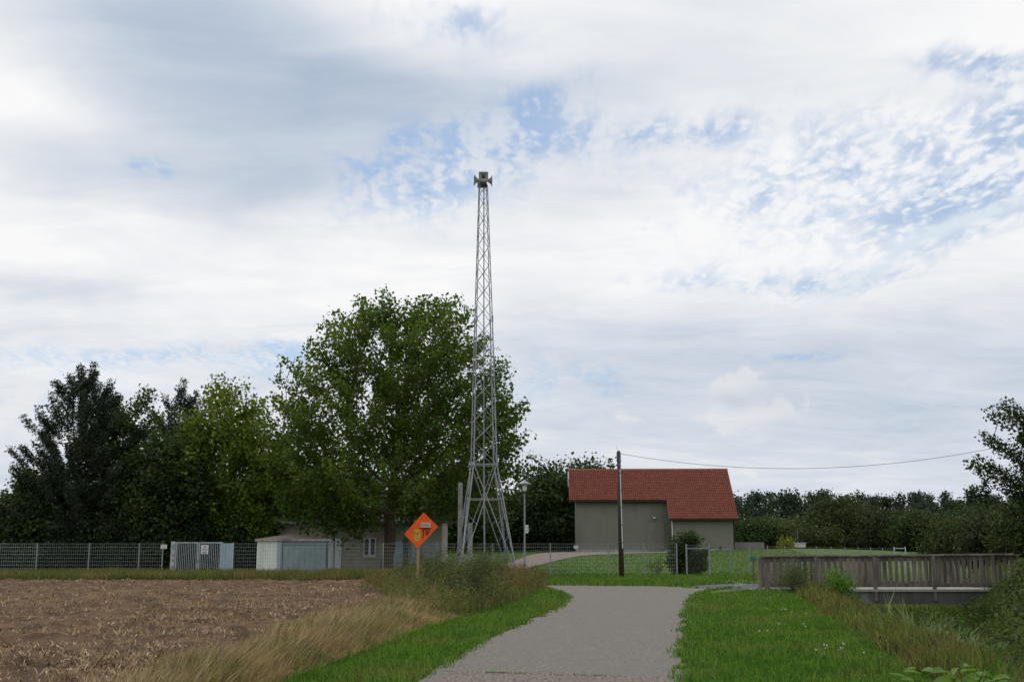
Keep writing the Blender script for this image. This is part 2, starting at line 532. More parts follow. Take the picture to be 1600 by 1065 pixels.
def Hn(x, y):
    x = np.asarray(x, float); y = np.asarray(y, float)
    rise = 1.27 * sst(68, 112, y)
    side = -( (x - FA[0]) * fd[1] - (y - FA[1]) * fd[0] )      # left of the fence line > 0
    rise = rise * sst(-1, 6, side)
    mound = .35 * np.exp(-((x - 28) / 9) ** 2 - ((y - 112) / 6) ** 2)
    u = np.abs(ditch_u(x, y))
    d = 1.9 * (1 - sst(.2, 1.0, u)) * sst(260, 150, y)
    return rise + mound - d

def H(x, y):
    return float(Hn(x, y))

def G(px, py):
    "ground point seen at a photo pixel (march along the ray)"
    r = ray(px, py)
    k = 3.0
    while k < 400:
        x, y, z = r[0] * k, r[1] * k, EYE + r[2] * k
        if z <= H(x, y):
            break
        k += .1 if k < 150 else .5
    return (x, y)

def axis(parts):
    out = []
    for a, b, s in parts:
        out += list(np.arange(a, b, s))
    return np.array(out + [parts[-1][1]])

gx = axis([(-3000, -400, 325), (-400, -60, 34), (-60, -6, 1.5), (-6, 36, .4), (36, 80, 2), (80, 400, 32), (400, 3000, 325)])
gy = axis([(-400, -20, 38), (-20, 8, 2), (8, 60, .5), (60, 130, 1.0), (130, 400, 30), (400, 4600, 420)])
def sheet(name, xs, ys, m, dz=0, fn=None):
    X, Y = np.meshgrid(xs, ys)
    Z = (fn or Hn)(X, Y) + dz
    v = np.stack([X.ravel(), Y.ravel(), Z.ravel()], 1)
    nx, ny = len(xs), len(ys)
    i = (np.arange(ny - 1)[:, None] * nx + np.arange(nx - 1)[None, :]).ravel()
    lp = np.stack([i, i + 1, i + nx + 1, i + nx], 1).ravel()
    return fastmesh(name, v, lp, np.full(len(i), 4), m, smooth=True)
tag(sheet('ground', gx, gy, M['ground'], -.0), kind='structure')

def inpoly(x, y, poly):
    c = np.zeros(x.shape, bool)
    n = len(poly)
    for i in range(n):
        x0, y0 = poly[i]; x1, y1 = poly[(i + 1) % n]
        if y0 == y1: continue
        hit = ((y0 > y) != (y1 > y)) & (x < (x1 - x0) * (y - y0) / (y1 - y0) + x0)
        c ^= hit
    return c

# outlines on the ground
pl = [G(*q) for q in ((660, 1065), (700, 1035), (742, 1010), (792, 985), (842, 962), (872, 949), (886, 938), (882, 929), (862, 921), (838, 917))]
pr = [G(*q) for q in ((1066, 1065), (1070, 1020), (1073, 985), (1074, 960), (1078, 944), (1084, 934), (1094, 928), (1112, 922), (1150, 917.5))]
pf = [G(*q) for q in ((790, 914), (845, 914.3), (900, 915), (960, 915.6), (1030, 916))]
ex = pl[0][0] - (pl[1][0] - pl[0][0]) / (pl[1][1] - pl[0][1]) * 22
path_poly = [(-2.4, -8)] + pl + [(-2.5, 46.5), (-9, 47.5), (-9, 50.3)] + pf + [(7.6, 48.3), (9.3, 47.9)] + pr[::-1] + [(1.0, -8)]
side_poly = [(5.2, 48.1), (6.2, 48.9), (7.4, 50.4), (9.0, 53.2), (10.6, 54.8), (12.2, 54.0), (12.0, 47.0), (9.6, 46.9), (8.8, 47.0), (6.5, 47.6)]

def wobble(poly, step=.35, amp=.05, seed=3):
    out = []
    for i in range(len(poly)):
        a = np.array(poly[i]); b = np.array(poly[(i + 1) % len(poly)])
        n = max(1, int(np.linalg.norm(b - a) / step))
        t = (b - a) / max(1e-6, np.linalg.norm(b - a))
        for k in range(n):
            p = a + (b - a) * k / n
            o = (fbm(np.array([p[0] * 1.7 + 9]), np.array([p[1] * 1.7]), 4, seed)[0] - .47) * 2 * amp * 2.2
            out.append((p[0] - t[1] * o, p[1] + t[0] * o))
    return out

def flat(name, poly, m, z):
    import bmesh
    bm = bmesh.new()
    vs = [bm.verts.new((p[0], p[1], z)) for p in poly]
    f = bm.faces.new(vs)
    if f.calc_center_median() and f.normal.z < 0: f.normal_flip()
    bmesh.ops.triangulate(bm, faces=[f])
    for q in bm.faces:
        q.normal_update()
        if q.normal.z < 0: q.normal_flip()
    me = bpy.data.meshes.new(name)
    bm.to_mesh(me); bm.free()
    me.materials.append(m)
    o = bpy.data.objects.new(name, me)
    C.objects.link(o)
    return tag(o, kind='structure')

path_w = wobble(path_poly, amp=.06)
flat('path', path_w, M['asphalt'], .016)
flat('side_path', wobble(side_poly, .5, .03, 5), M['asphalt_dark'], .010)
jy = G(720, 1051)[1]
jy2 = G(930, 1060)[1]
def xl_at(y): return np.interp(y, [-8, pl[0][1]] + [p[1] for p in pl[1:6]], [-2.4, pl[0][0]] + [p[0] for p in pl[1:6]])
flat('path_apron', [(-2.2, -7.5), (xl_at(jy) + .15, jy), (.6, jy - .02), (1.95, jy2 - .25), (1.0, -7.5)], M['asphalt_near'], .022)

# driveway on the sloping lawn, draped on the terrain
def drape(name, up, lo, m, n=60, dz=.03, k=4):
    up = [G(*q) for q in up]; lo = [G(*q) for q in lo]
    def res(p):
        p = np.array(p); t = np.linspace(0, 1, len(p)); s = np.linspace(0, 1, n)
        return np.stack([np.interp(s, t, p[:, 0]), np.interp(s, t, p[:, 1])], 1)
    a, b = res(up), res(lo)
    v = []
    for j in range(k + 1):
        q = a + (b - a) * j / k
        v.append(np.stack([q[:, 0], q[:, 1], Hn(q[:, 0], q[:, 1]) + dz], 1))
    v = np.concatenate(v)
    i = (np.arange(k)[:, None] * n + np.arange(n - 1)[None, :]).ravel()
    lp = np.stack([i, i + n, i + n + 1, i + 1], 1).ravel()
    return tag(fastmesh(name, v, lp, np.full(len(i), 4), m), kind='structure')
drape('driveway', ((700, 897), (760, 890), (800, 879), (822, 869), (845, 864.5), (880, 862.8), (960, 862.5), (1050, 862.5)),
      ((730, 899.5), (800, 894), (840, 884), (870, 876), (905, 869), (950, 866), (1000, 864.6), (1060, 863.8)), M['gravel'], dz=.05)

# ------------------------------------------------------------------ ploughed field
fxa = np.concatenate([np.arange(-70, -34, 1.5), np.arange(-34, -3.6, .13)])
fya = np.concatenate([np.arange(-10, 10, 1.0), np.arange(10, 30, .10), np.arange(30, 57.9, .19)])
def fieldz(X, Y):
    e = np.minimum(sst(-3.7, -4.3, X), sst(57.8, 57.2, Y))
    rel = .20 * (fbm(X * 2.6, Y * 2.3, 4, 5) - .3) + .035 * np.sin((Y * 1.0 + X * .12) * 2.9 + 2.5 * fbm(X * .3, Y * .3, 2, 77)) + .16 * np.maximum(fbm(X * 4.6, Y * 4.0, 2, 25) - .40, 0) * 2 + .08 * np.maximum(fbm(X * 1.1, Y * 1.4, 3, 9) - .5, 0) + .05 * (fbm(X * .4, Y * .35, 2, 14))
    return -.04 + e * (.06 + rel)
tag(sheet('field', fxa, fya, M['soil'], 0, fieldz), kind='structure')

# ------------------------------------------------------------------ blades and leaves
def blades(name, x, y, h, wd, m, lean=.35, z=None, bend=.5, wind=(0, 0), **k):
    n = len(x)
    z = Hn(x, y) if z is None else z
    a = R.rand(n) * 2 * np.pi
    side = np.stack([np.cos(a), np.sin(a), np.zeros(n)], 1) * (wd / 2)[:, None]
    b = R.rand(n) * 2 * np.pi
    ln = (R.rand(n) ** .7) * lean
    tip = np.stack([np.cos(b) * ln + wind[0], np.sin(b) * ln + wind[1], np.ones(n)], 1) * h[:, None]
    mid = np.stack([np.cos(b) * ln * .35 + wind[0] * .3, np.sin(b) * ln * .35 + wind[1] * .3, np.full(n, .55)], 1) * h[:, None]
    tip[:, 2] *= 1 - .5 * ln * bend
    base = np.stack([x, y, z - .01], 1)
    v = np.stack([base - side, base + side, base + mid + side * .8, base + mid - side * .8, base + tip], 1).reshape(-1, 3)
    o = np.arange(n)[:, None] * 5
    lp = (o + np.array([[0, 1, 2, 3, 3, 2, 4]])).ravel()
    ct = np.tile([4, 3], n)
    return fastmesh(name, v, lp, ct, m, **k)

def leaves(name, c, size, m, aspect=.6, droop=.0, updir=0.0, **k):
    n = len(c)
    d = R.randn(n, 3)
    d[:, 2] = d[:, 2] * .7 + updir - droop
    d /= np.linalg.norm(d, axis=1)[:, None]
    r = R.randn(n, 3)
    s = np.cross(d, r); s /= np.linalg.norm(s, axis=1)[:, None]
    nn = np.cross(d, s)
    sz = (size * (.6 + .8 * R.rand(n)))[:, None]
    v0 = c - d * sz * .5
    v2 = c + d * sz * .5
    fold = nn * sz * .12
    v1 = c + s * sz * aspect * .5 + fold - d * sz * .05
    v3 = c - s * sz * aspect * .5 + fold - d * sz * .05
    v = np.stack([v0, v1, v2, v3], 1).reshape(-1, 3)
    o = np.arange(n)[:, None] * 4
    lp = (o + np.array([[0, 1, 2, 0, 2, 3]])).ravel()
    return fastmesh(name, v, lp, np.full(2 * n, 3), m, **k)

def sample(n, ymin, ymax, xf, p=1.6):
    "points whose density falls off with distance"
    t = R.rand(n)
    a, b = ymin ** (1 - p), ymax ** (1 - p)
    y = (a + (b - a) * t) ** (1 / (1 - p))
    x0, x1 = xf(y)
    return x0 + (x1 - x0) * R.rand(n), y

pw = path_w
def off_path(x, y):
    return ~inpoly(x, y, pw) & ~inpoly(x, y, side_poly)

# left verge (green, short)
VL = lambda y: (np.interp(y, [8, 14.6, 22.5, 28, 33, 45], [-3.1, -2.95, -2.1, -1.2, -.6, -.2]), np.interp(y, [8, 14.6, 22.5, 28, 33, 38, 41, 46], [-1.2, -.75, .2, 1.4, 2.1, 2.4, 2.3, 1.3]))
x, y = sample(130000, 10, 47, VL, 1.3)
k = off_path(x, y); x, y = x[k], y[k]
hh = (.035 + .065 * R.rand(len(x))) * (.6 + .9 * fbm(x * .8, y * .8, 3, 2))
tag(blades('lawn_grass', x, y, hh * (1 + 1.2 * (R.rand(len(x)) < .04)), .008 + .00045 * y, M['lawn_blade'], .6), kind='stuff')
# right verge
VR = lambda y: (np.interp(y, [10, 14.6, 30, 36, 41, 46, 47.5], [1.4, 1.9, 4.2, 5.2, 6.2, 9.0, 9.6]), np.interp(y, [10, 15, 22, 30, 39, 47], [4.5, 5.2, 6.5, 8.0, 9.7, 11.8]))
x, y = sample(190000, 11, 47.5, VR, 1.3)
k = off_path(x, y); x, y = x[k], y[k]
hh = (.035 + .065 * R.rand(len(x))) * (.5 + 1.1 * fbm(x * .7 + 40, y * .7, 3, 6)) * np.interp(y, [38, 45], [1, .5])
tag(blades('verge_grass', x, y, hh * (1 + 1.2 * (R.rand(len(x)) < .04)), .008 + .00045 * y, M['lawn_blade'], .6), kind='stuff')
# tufts creeping over the asphalt edge
ew = np.array([q for q in path_w if 12 < q[1] < 49 and q[0] > -3.2])
ew = ew[R.randint(0, len(ew), 420)]
tx, ty = [], []
for q in ew:
    c_ = 10 + int(20 * R.rand()); sp_ = .03 + .09 * R.rand()
    tx.append(q[0] + R.randn(c_) * sp_); ty.append(q[1] + R.randn(c_) * sp_ * 1.6)
tx, ty = np.concatenate(tx), np.concatenate(ty)
tag(blades('edge_grass', tx, ty, .04 + .09 * R.rand(len(tx)), .008 + .0005 * ty, M['lawn_blade'], .8, z=Hn(tx, ty) + .01), kind='stuff')
tx = np.concatenate([-.35 + 2.2 * R.rand(500) ** 1.3, -.9 + .5 * R.rand(60)]); ty = np.interp(tx, [-.9, 2.0], [jy, jy2 - .2]) + R.randn(len(tx)) * .03
k = R.rand(len(tx)) < np.clip((fbm(tx * 2.5, tx * 0, 2, 8) - .3) * 4, 0, 1)
tag(blades('joint_grass', tx[k], ty[k], .015 + .03 * R.rand(k.sum()), .012 + 0 * tx[k], M['lawn_blade'], .9, z=Hn(tx[k], ty[k]) + .02), kind='stuff')
# far verge between path and fence, and lawn behind it
x = 1.0 + 14 * R.rand(26000); y = 49 + 20.5 * R.rand(26000)
k = off_path(x, y) & (np.abs(ditch_u(x, y)) > .8) & ~inpoly(x, y, [(-9, 46), (-9, 50.3), (1.2, 50.3), (1.2, 46)]); x, y = x[k], y[k]
tag(blades('far_verge_grass', x, y, .10 + .16 * R.rand(len(x)), .03 + 0 * x, M['lawn_blade'], .5), kind='stuff')
x = -8 + 34 * R.rand(60000); y = 69.5 + 42 * R.rand(60000) ** 1.3
k = np.abs(ditch_u(x, y)) > .9; x, y = x[k], y[k]
# keep the driveway clear
du = [G(*q) for q in ((700, 897), (760, 890), (800, 879), (822, 869), (845, 864.5), (880, 862.8), (1050, 862.5), (1060, 863.8), (1000, 864.6), (950, 866), (905, 869), (870, 876), (840, 884), (800, 894), (730, 899.5))]
k = ~inpoly(x, y, du); x, y = x[k], y[k]
tag(blades('meadow_grass', x, y, .04 + .08 * R.rand(len(x)), .05 + 0 * x, M['lawn_blade'], .7), kind='stuff')
# dry tall grass along the field
VD = lambda y: (np.interp(y, [9, 14.6, 22.5, 37, 46], [-4.3, -4.05, -4.1, -3.9, -3.9]), np.interp(y, [9, 14.6, 22.5, 28, 33, 45], [-3.0, -2.7, -1.9, -1.2, -.8, .2]))
x, y = sample(150000, 10, 46, VD, 1.35)
hh = (.28 + .30 * R.rand(len(x))) * (.55 + .7 * fbm(x * 1.3, y * .9, 3, 12))
xc0, xc1 = VD(y)
t = (x - xc0) / (xc1 - xc0)
hh *= np.clip(np.minimum(t * 3 + .3, (1 - t) * 2.5 + .15), .15, 1)
tag(blades('dry_grass', x, y, hh, .005 + .0003 * y, M['dry_blade'], .75, wind=(.14, .03)), kind='stuff')
k = R.rand(len(x)) < .10
tag(blades('seed_grass', x[k], y[k], hh[k] * 1.25, .008 + .0006 * y[k], M['straw'], .5, wind=(.25, .05)), kind='stuff')
# strip along the left fence
x = -36 + 37 * R.rand(70000); y = 57.2 + 11.5 * R.rand(70000) ** 1.2
hh = (.22 + .42 * R.rand(len(x))) * (.6 + .8 * fbm(x * .6, y * .6, 3, 21))
tag(blades('fence_strip_grass', x, y, hh, .035 + 0 * x, M['verge_mix'], .4), kind='stuff')
# stubble and straw on the field
x, y = sample(66000, 10, 57.3, lambda y: (np.maximum(-34, -y * .52), -3.85 + 0 * y), 1.25)
den = fbm(x * .5, y * 1.1, 4, 31)
k = R.rand(len(x)) < np.clip((den - .36) * 4.0, .10, 1); x, y = x[k], y[k]
tag(blades('stubble', x, y, .03 + .10 * R.rand(len(x)) ** 2, .010 + .00055 * y, M['straw'], 2.6, z=fieldz(x, y)), kind='stuff')
k = (den[k] > .52) & (R.rand(len(x)) < .25)
tag(blades('straw_tufts', x[k], y[k], .10 + .10 * R.rand(k.sum()), .008 + .0003 * y[k], M['straw'], .9, z=fieldz(x[k], y[k])), kind='stuff')
# rough growth in the ditch
def ditch_pts(n, y0, y1, u0, u1, p=1.2):
    y = (y0 ** (1 - p) + (y1 ** (1 - p) - y0 ** (1 - p)) * R.rand(n)) ** (1 / (1 - p))
    u = u0 + (u1 - u0) * R.rand(n)
    sl = (np.interp(y + 1, DY, DX) - np.interp(y - 1, DY, DX)) / 2
    return np.interp(y, DY, DX) + u * 4.3 * np.sqrt(1 + sl * sl), y
x, y = ditch_pts(150000, 11, 75, -1.05, 1.5)
u = ditch_u(x, y)
ub = u
k = ~((y > 46.5) & (y < 51.2)) ; x, y, u = x[k], y[k], u[k]
hh = (.22 + .42 * R.rand(len(x))) * (.4 + 1.2 * fbm(x * .7, y * .7, 3, 41)) * np.interp(u, [-1.05, -.95, 0, 1.5], [.35, .85, 1.25, 1.3])
q = R.rand(len(x))
k = (q < .6) & ((u > -.55) | (q < .22))
tag(blades('ditch_grass', x[k], y[k], hh[k], .013 + .0008 * y[k], M['rough_blade'], .6), kind='stuff')
x2, y2 = ditch_pts(60000, 11, 46, -1.05, -.35)
kk = R.rand(len(x2)) < np.clip((fbm(x2 * .9, y2 * .5, 3, 61) - .28) * 4, .25, 1)
x2, y2 = x2[kk], y2[kk]
h2 = (.24 + .44 * R.rand(len(x2)) ** 1.3) * (.4 + 1.15 * fbm(x2 * 1.1, y2 * .8, 3, 44)) * np.interp(ditch_u(x2, y2), [-1.05, -.9], [.4, 1])
tag(blades('bank_grass', x2, y2, h2, .007 + .0005 * y2, M['bank_blade'], .75), kind='stuff')
k = (q > .90) & ((u < -.45) | (q > .97))
tag(blades('dry_ditch_grass', x[k], y[k], hh[k] * .85, .007 + .0004 * y[k], M['dry_blade'], .6), kind='stuff')

def weeds(name, x, y, h, m, per=60, leafsz=.05, stem=M['rough_blade'], spread=.22, aspect=.35):
    "tall weeds: stems carrying many narrow leaves"
    n = len(x)
    z = Hn(x, y)
    t = R.rand(n, per) ** .8
    ang = R.rand(n, 1) * 6.28
    lean = (R.rand(n, 1) * .35)
    rad = spread * (1 - .55 * t) * np.sqrt(R.rand(n, per))
    a2 = R.rand(n, per) * 6.28
    px = x[:, None] + np.cos(ang) * lean * h[:, None] * t + np.cos(a2) * rad
    py = y[:, None] + np.sin(ang) * lean * h[:, None] * t + np.sin(a2) * rad
    pz = z[:, None] + h[:, None] * t
    c = np.stack([px.ravel(), py.ravel(), pz.ravel()], 1)
    return leaves(name, c, np.full(len(c), leafsz), m, aspect, updir=.6)

# tall weed bank left of the path
def bank(n, poly, seed=0):
    xs = [p[0] for p in poly]; ys = [p[1] for p in poly]
    x = min(xs) + (max(xs) - min(xs)) * R.rand(n * 3); y = min(ys) + (max(ys) - min(ys)) * R.rand(n * 3)
    k = inpoly(x, y, poly)
    return x[k][:n], y[k][:n]
bp = [(-3.6, 33), (-2.2, 27.5), (-1.2, 28), (-.2, 33), (.6, 40), (1.0, 46), (1.6, 52), (1.4, 60), (-6.5, 62), (-6.5, 52), (-4.6, 44)]
x, y = bank(420, bp)
hh = (.50 + .72 * R.rand(len(x))) * (.75 + .5 * fbm(x * .5, y * .3, 2, 51)) * np.interp(x, [-6, -3, 0, 1.5], [.65, 1.0, .85, .6])
tag(weeds('tall_weeds', x, y, hh, M['mugwort'], 95, .085, aspect=.3, spread=.26), kind='stuff')
x, y = bank(30000, bp)
hh = (.3 + .5 * R.rand(len(x))) * (.6 + .6 * fbm(x * .7, y * .5, 3, 53)) * np.interp(x, [-6, -3, 0, 1.5], [.7, 1.0, .8, .55])
tag(blades('weed_stalks', x, y, hh, .022 + 0 * x, M['verge_mix'], .4), kind='stuff')
bp2 = [(-.6, 36), (.4, 38), (1.0, 45), (1.6, 54), (-.8, 56), (-1.6, 44)]
x, y = bank(170, bp2)
tag(weeds('russet_weeds', x, y, .5 + .5 * R.rand(len(x)), M['russet'], 80, .07, aspect=.3, spread=.24), kind='stuff')
x, y = bank(60, [(-5.2, 40), (-3.4, 36), (-3.0, 40), (-3.6, 48), (-5.6, 50)])
tag(weeds('russet_weeds', x, y, .5 + .45 * R.rand(len(x)), M['russet'], 70, .07, aspect=.3, spread=.24), kind='stuff')
# taller growth against the bridge slab
x, y = ditch_pts(420, 42.5, 46.3, -.95, 1.05, 1.01)
tag(weeds('bridge_weeds', x, y, -Hn(x, y) * .45 + .10 + .35 * R.rand(len(x)), M['leaf_mid'], 60, .10, aspect=.45, spread=.4), kind='stuff')
# ditch broadleaf growth
x, y = ditch_pts(750, 13, 60, -.8, 1.5)
k = ~((y > 46) & (y < 51.5)); x, y = x[k], y[k]
tag(weeds('ditch_weeds', x, y, .3 + .7 * R.rand(len(x)), M['leaf_ditch'], 70, .10, aspect=.45, spread=.35), kind='stuff')
x, y = ditch_pts(420, 13, 60, -.25, .6)
k = ~((y > 46) & (y < 51.5)); x, y = x[k], y[k]
tag(weeds('ditch_nettles', x, y, .3 + .55 * R.rand(len(x)), M['leaf_ditch'], 60, .12, aspect=.5, spread=.32), kind='stuff')

# white flower heads
fl = []
def flower_patch(px, py, n, r, h=.25):
    gx_, gy_ = G(px, py)
    for _ in range(n):
        a, q = random.random() * 6.28, r * math.sqrt(random.random())
        x_, y_ = gx_ + math.cos(a) * q, gy_ + math.sin(a) * q * 1.6
        hz = H(x_, y_) + h * (.6 + .6 * random.random())
        for _ in range(5):
            fl.append((x_ + random.gauss(0, .02), y_ + random.gauss(0, .02), hz + random.gauss(0, .008)))
flower_patch(1160, 922, 44, .75, .32)
flower_patch(1185, 930, 10, .5)
for px, py in ((1190, 955), (1240, 963), (1252, 968), (1230, 960), (1255, 985), (1208, 985), (1188, 997), (1275, 1028), (1305, 1022), (1340, 1030), (1200, 940), (1312, 1030),
               (788, 918), (800, 921), (818, 926), (822, 923), (775, 916), (792, 915)):
    flower_patch(px, py, 2, .2, .14)
fl = np.array(fl)
tag(leaves('white_flowers', fl, np.full(len(fl), .02), M['petal'], .9), kind='stuff')

# ------------------------------------------------------------------ trees
def tubes(name, segs, m, parent, n=5):
    P0 = np.array([s[0] for s in segs]); P1 = np.array([s[1] for s in segs])
    r0 = np.array([s[2] for s in segs]); r1 = np.array([s[3] for s in segs])
    d = P1 - P0
    d /= np.maximum(np.linalg.norm(d, axis=1), 1e-6)[:, None]
    up = np.where(np.abs(d[:, 2:3]) > .9, np.array([[1., 0, 0]]), np.array([[0, 0, 1.]]))
    a = np.cross(d, up); a /= np.linalg.norm(a, axis=1)[:, None]
    b = np.cross(d, a)
    t = 2 * np.pi * np.arange(n) / n
    ring = a[:, None] * np.cos(t)[None, :, None] + b[:, None] * np.sin(t)[None, :, None]
    V = np.concatenate([P0[:, None] + ring * r0[:, None, None], P1[:, None] + ring * r1[:, None, None]], 1)
    o = np.arange(len(segs))[:, None, None] * (2 * n)
    q = np.array([[i, (i + 1) % n, n + (i + 1) % n, n + i] for i in range(n)])[None]
    return fastmesh(name, V.reshape(-1, 3), (o + q).ravel(), np.full(len(segs) * n, 4), m, parent=parent, smooth=True)

def crown_clumps(height, prof, n, rs, lobes=.22, shell=.6, cx=(0, 0), low=0.0):
    hs = np.array([p[0] for p in prof]) * height
    rr = np.array([p[1] for p in prof], float)
    ht = rs.uniform(hs[0], hs[-1], n * 6)
    rad = np.interp(ht, hs, rr)
    k = rs.rand(len(ht)) < (rad / rr.max()) ** 1.3 + .04
    ht, rad = ht[k][:n], rad[k][:n]
    a = rs.rand(len(ht)) * 2 * np.pi
    sd = rs.rand() * 100
    lob = vnoise(a * 1.6 + sd, ht / height * 6, 3) * .6 + vnoise(a * 3.3 + sd, ht / height * 12 + 5, 8) * .4
    rad = rad * (1 + lobes * 2 * (lob - .5))
    q = rs.rand(len(ht)) ** (.5 * (1 - shell) + .02 + .15)
    q = np.where(ht < .33 * height, np.maximum(q, low), q)
    ox = np.interp(ht, [0, height], [0, cx[0]]); oy = np.interp(ht, [0, height], [0, cx[1]])
    return np.stack([ox + np.cos(a) * rad * q, oy + np.sin(a) * rad * q, ht], 1)

def make_tree(name, label, cat, x, y, height, prof, trunk_r, ncl, per, lsize, m, sig=(.55, .32), seed=1, lobes=.22, aspect=.6,
              cx=(0, 0), group=None, trunk_to=.62, upw=.5, z=None, extra=None, droop=0, first=.2, shell=.6, branches=True, bark=None, persp=.42, low=0.0):
    rs = np.random.RandomState(seed)
    z0 = H(x, y) if z is None else z
    t = thing(name, label, cat, (x, y, z0), group)
    org = np.array([x, y, z0])
    cl = crown_clumps(height, prof, ncl, rs, lobes, shell, cx, low)
    if extra is not None:
        cl = np.concatenate([cl, np.array(extra, float)])
    top = trunk_to * height
    nk = 14
    nodes = [np.array([cx[0] * k / nk * trunk_to + .05 * height / 10 * math.sin(k * 1.3 + seed), cx[1] * k / nk * trunk_to + .04 * height / 10 * math.cos(k * 1.7), top * k / nk]) for k in range(nk + 1)]
    nodes[0][:2] = 0
    par = [-1] + list(range(nk))
    if branches:
        order = np.argsort(np.linalg.norm(cl[:, :2], axis=1) * .6 + np.abs(cl[:, 2] - top * .7) * .3)
        nodes_a = np.zeros((nk + 1 + len(cl) * 3, 3)); nodes_a[:nk + 1] = nodes
        cnt = nk + 1
        depth = np.zeros(len(nodes_a)); ends = {}
        for ci in order:
            c = cl[ci]
            q = nodes_a[:cnt]
            dv = c - q
            dist = np.linalg.norm(dv, axis=1)
            cost = dist + 1.2 * np.maximum(0, (q[:, 2] + persp * dist) - c[2]) + depth[:cnt] * .12
            cost[q[:, 2] < first * height] += 50
            if cost.min() >= 50: cost[nk // 2] = 0
            b = int(np.argmin(cost))
            p0 = nodes_a[b]
            prev = b
            for s_ in (.36, .7, 1.0):
                p = p0 + (c - p0) * s_
                p = p + rs.randn(3) * dist[b] * (.045 if s_ < 1 else 0)
                if s_ < 1: p[2] -= dist[b] * .05 * (1 if upw > 0 else -1)
                nodes_a[cnt] = p
                par.append(prev)
                depth[cnt] = depth[b] + s_
                prev = cnt
                cnt += 1
        nodes_a = nodes_a[:cnt]
        wt = np.zeros(cnt)
        child = np.zeros(cnt, bool)
        child[[p for p in par if p >= 0]] = True
        wt[~child] = 1
        for i in range(cnt - 1, 0, -1):
            wt[par[i]] += wt[i]
        tipr = trunk_r / (max(wt[0], 1) ** .5)
        rad = np.maximum(tipr * wt ** .5, .012 * height / 12)
        tr, lm = [], []
        for i in range(1, cnt):
            p = par[i]
            seg = (nodes_a[p] + org, nodes_a[i] + org, min(rad[p], rad[i] * 1.25) if i > nk else rad[p], rad[i])
            (tr if i <= nk else lm).append(seg)
        fl0 = tr[0]
        tr[0] = (fl0[0] - np.array([0, 0, .2]), fl0[1], fl0[2] * 1.35, fl0[3])
        tubes('trunk', tr + lm, bark or M['bark'], t, 6)
    # foliage
    n = len(cl)
    axis_pt = np.stack([cl[:, 0] * .25, cl[:, 1] * .25, cl[:, 2] - .5 * np.linalg.norm(cl[:, :2], axis=1)], 1)
    out = cl - axis_pt
    out[:, 2] += upw * height * .1
    out /= np.maximum(np.linalg.norm(out, axis=1), 1e-6)[:, None]
    a = np.clip(rs.randn(n, per, 1), -1.35, 1.35) * sig[0] * 1.1
    pts = cl[:, None, :] + out[:, None, :] * a + np.clip(rs.randn(n, per, 3), -1.35, 1.35) * sig[1] * 1.1 * np.array([1, 1, .8])
    pts = pts.reshape(-1, 3) + org
    pts = pts[pts[:, 2] > z0 + .05]
    leaves('crown', pts, np.full(len(pts), lsize), m, aspect, droop=droop, updir=.2, parent=t)
    return t

def ground_xy(px, Y):
    return (px - 800) / F * Y, Y

# the big broadleaf in the middle
D = 78.4
mx, my = ground_xy(608, D)
z_top = at(640, 455, D).z
Hh = z_top - H(mx, my) - .95
prof = [(.20, 5.0), (.24, 7.2), (.32, 8.4), (.44, 8.6), (.62, 7.9), (.76, 6.7), (.87, 5.3), (.94, 3.9), (.98, 2.5), (1.0, 1.5)]
ex = []
for px, py, dd in ((800, 640, 0), (812, 690, 1), (795, 665, -1), (822, 725, 0), (806, 745, 1), (785, 700, -2), (770, 720, -1.5), (790, 740, 0), (778, 650, 1.5), (795, 715, 0.5),
                   (500, 545, 0), (515, 520, .5), (485, 580, 0), (535, 500, 0), (570, 480, 0), (600, 470, .5), (495, 560, -1), (520, 540, -1.5), (720, 495, 0), (700, 480, .5), (715, 510, -1), (480, 600, 1),
                   (445, 600, 0), (450, 640, 1), (455, 575, 0), (470, 620, -1),
                   (460, 800, -3), (490, 815, -4), (520, 835, -3), (545, 828, -3), (500, 800, -4), (470, 780, -3), (530, 810, -3),
                   (645, 830, -3), (660, 815, -4), (700, 800, -3), (680, 790, -4), (560, 806, -3), (480, 800, -3), (505, 812, -3.5), (535, 808, -3.5), (580, 812, -3), (555, 822, -3.2), (465, 812, -2.5), (592, 800, -2.5), (640, 806, -3), (515, 795, -2), (545, 795, -2), (575, 798, -2.2), (720, 770, -2), (740, 790, -1)):
    p = at(px, py, D + dd)
    ex.append((p.x - mx, dd, p.z - H(mx, my)))
make_tree('broadleaf_tree', 'tall wide green broadleaf tree behind the fence beside the lattice siren mast', 'tree', mx, my, Hh, prof, .42, 620, 105, .235,
          M['leaf_main'], (.62, .29), seed=5, lobes=.19, cx=(.9, 0), extra=ex, aspect=.75, first=.2, shell=.45, low=.62)

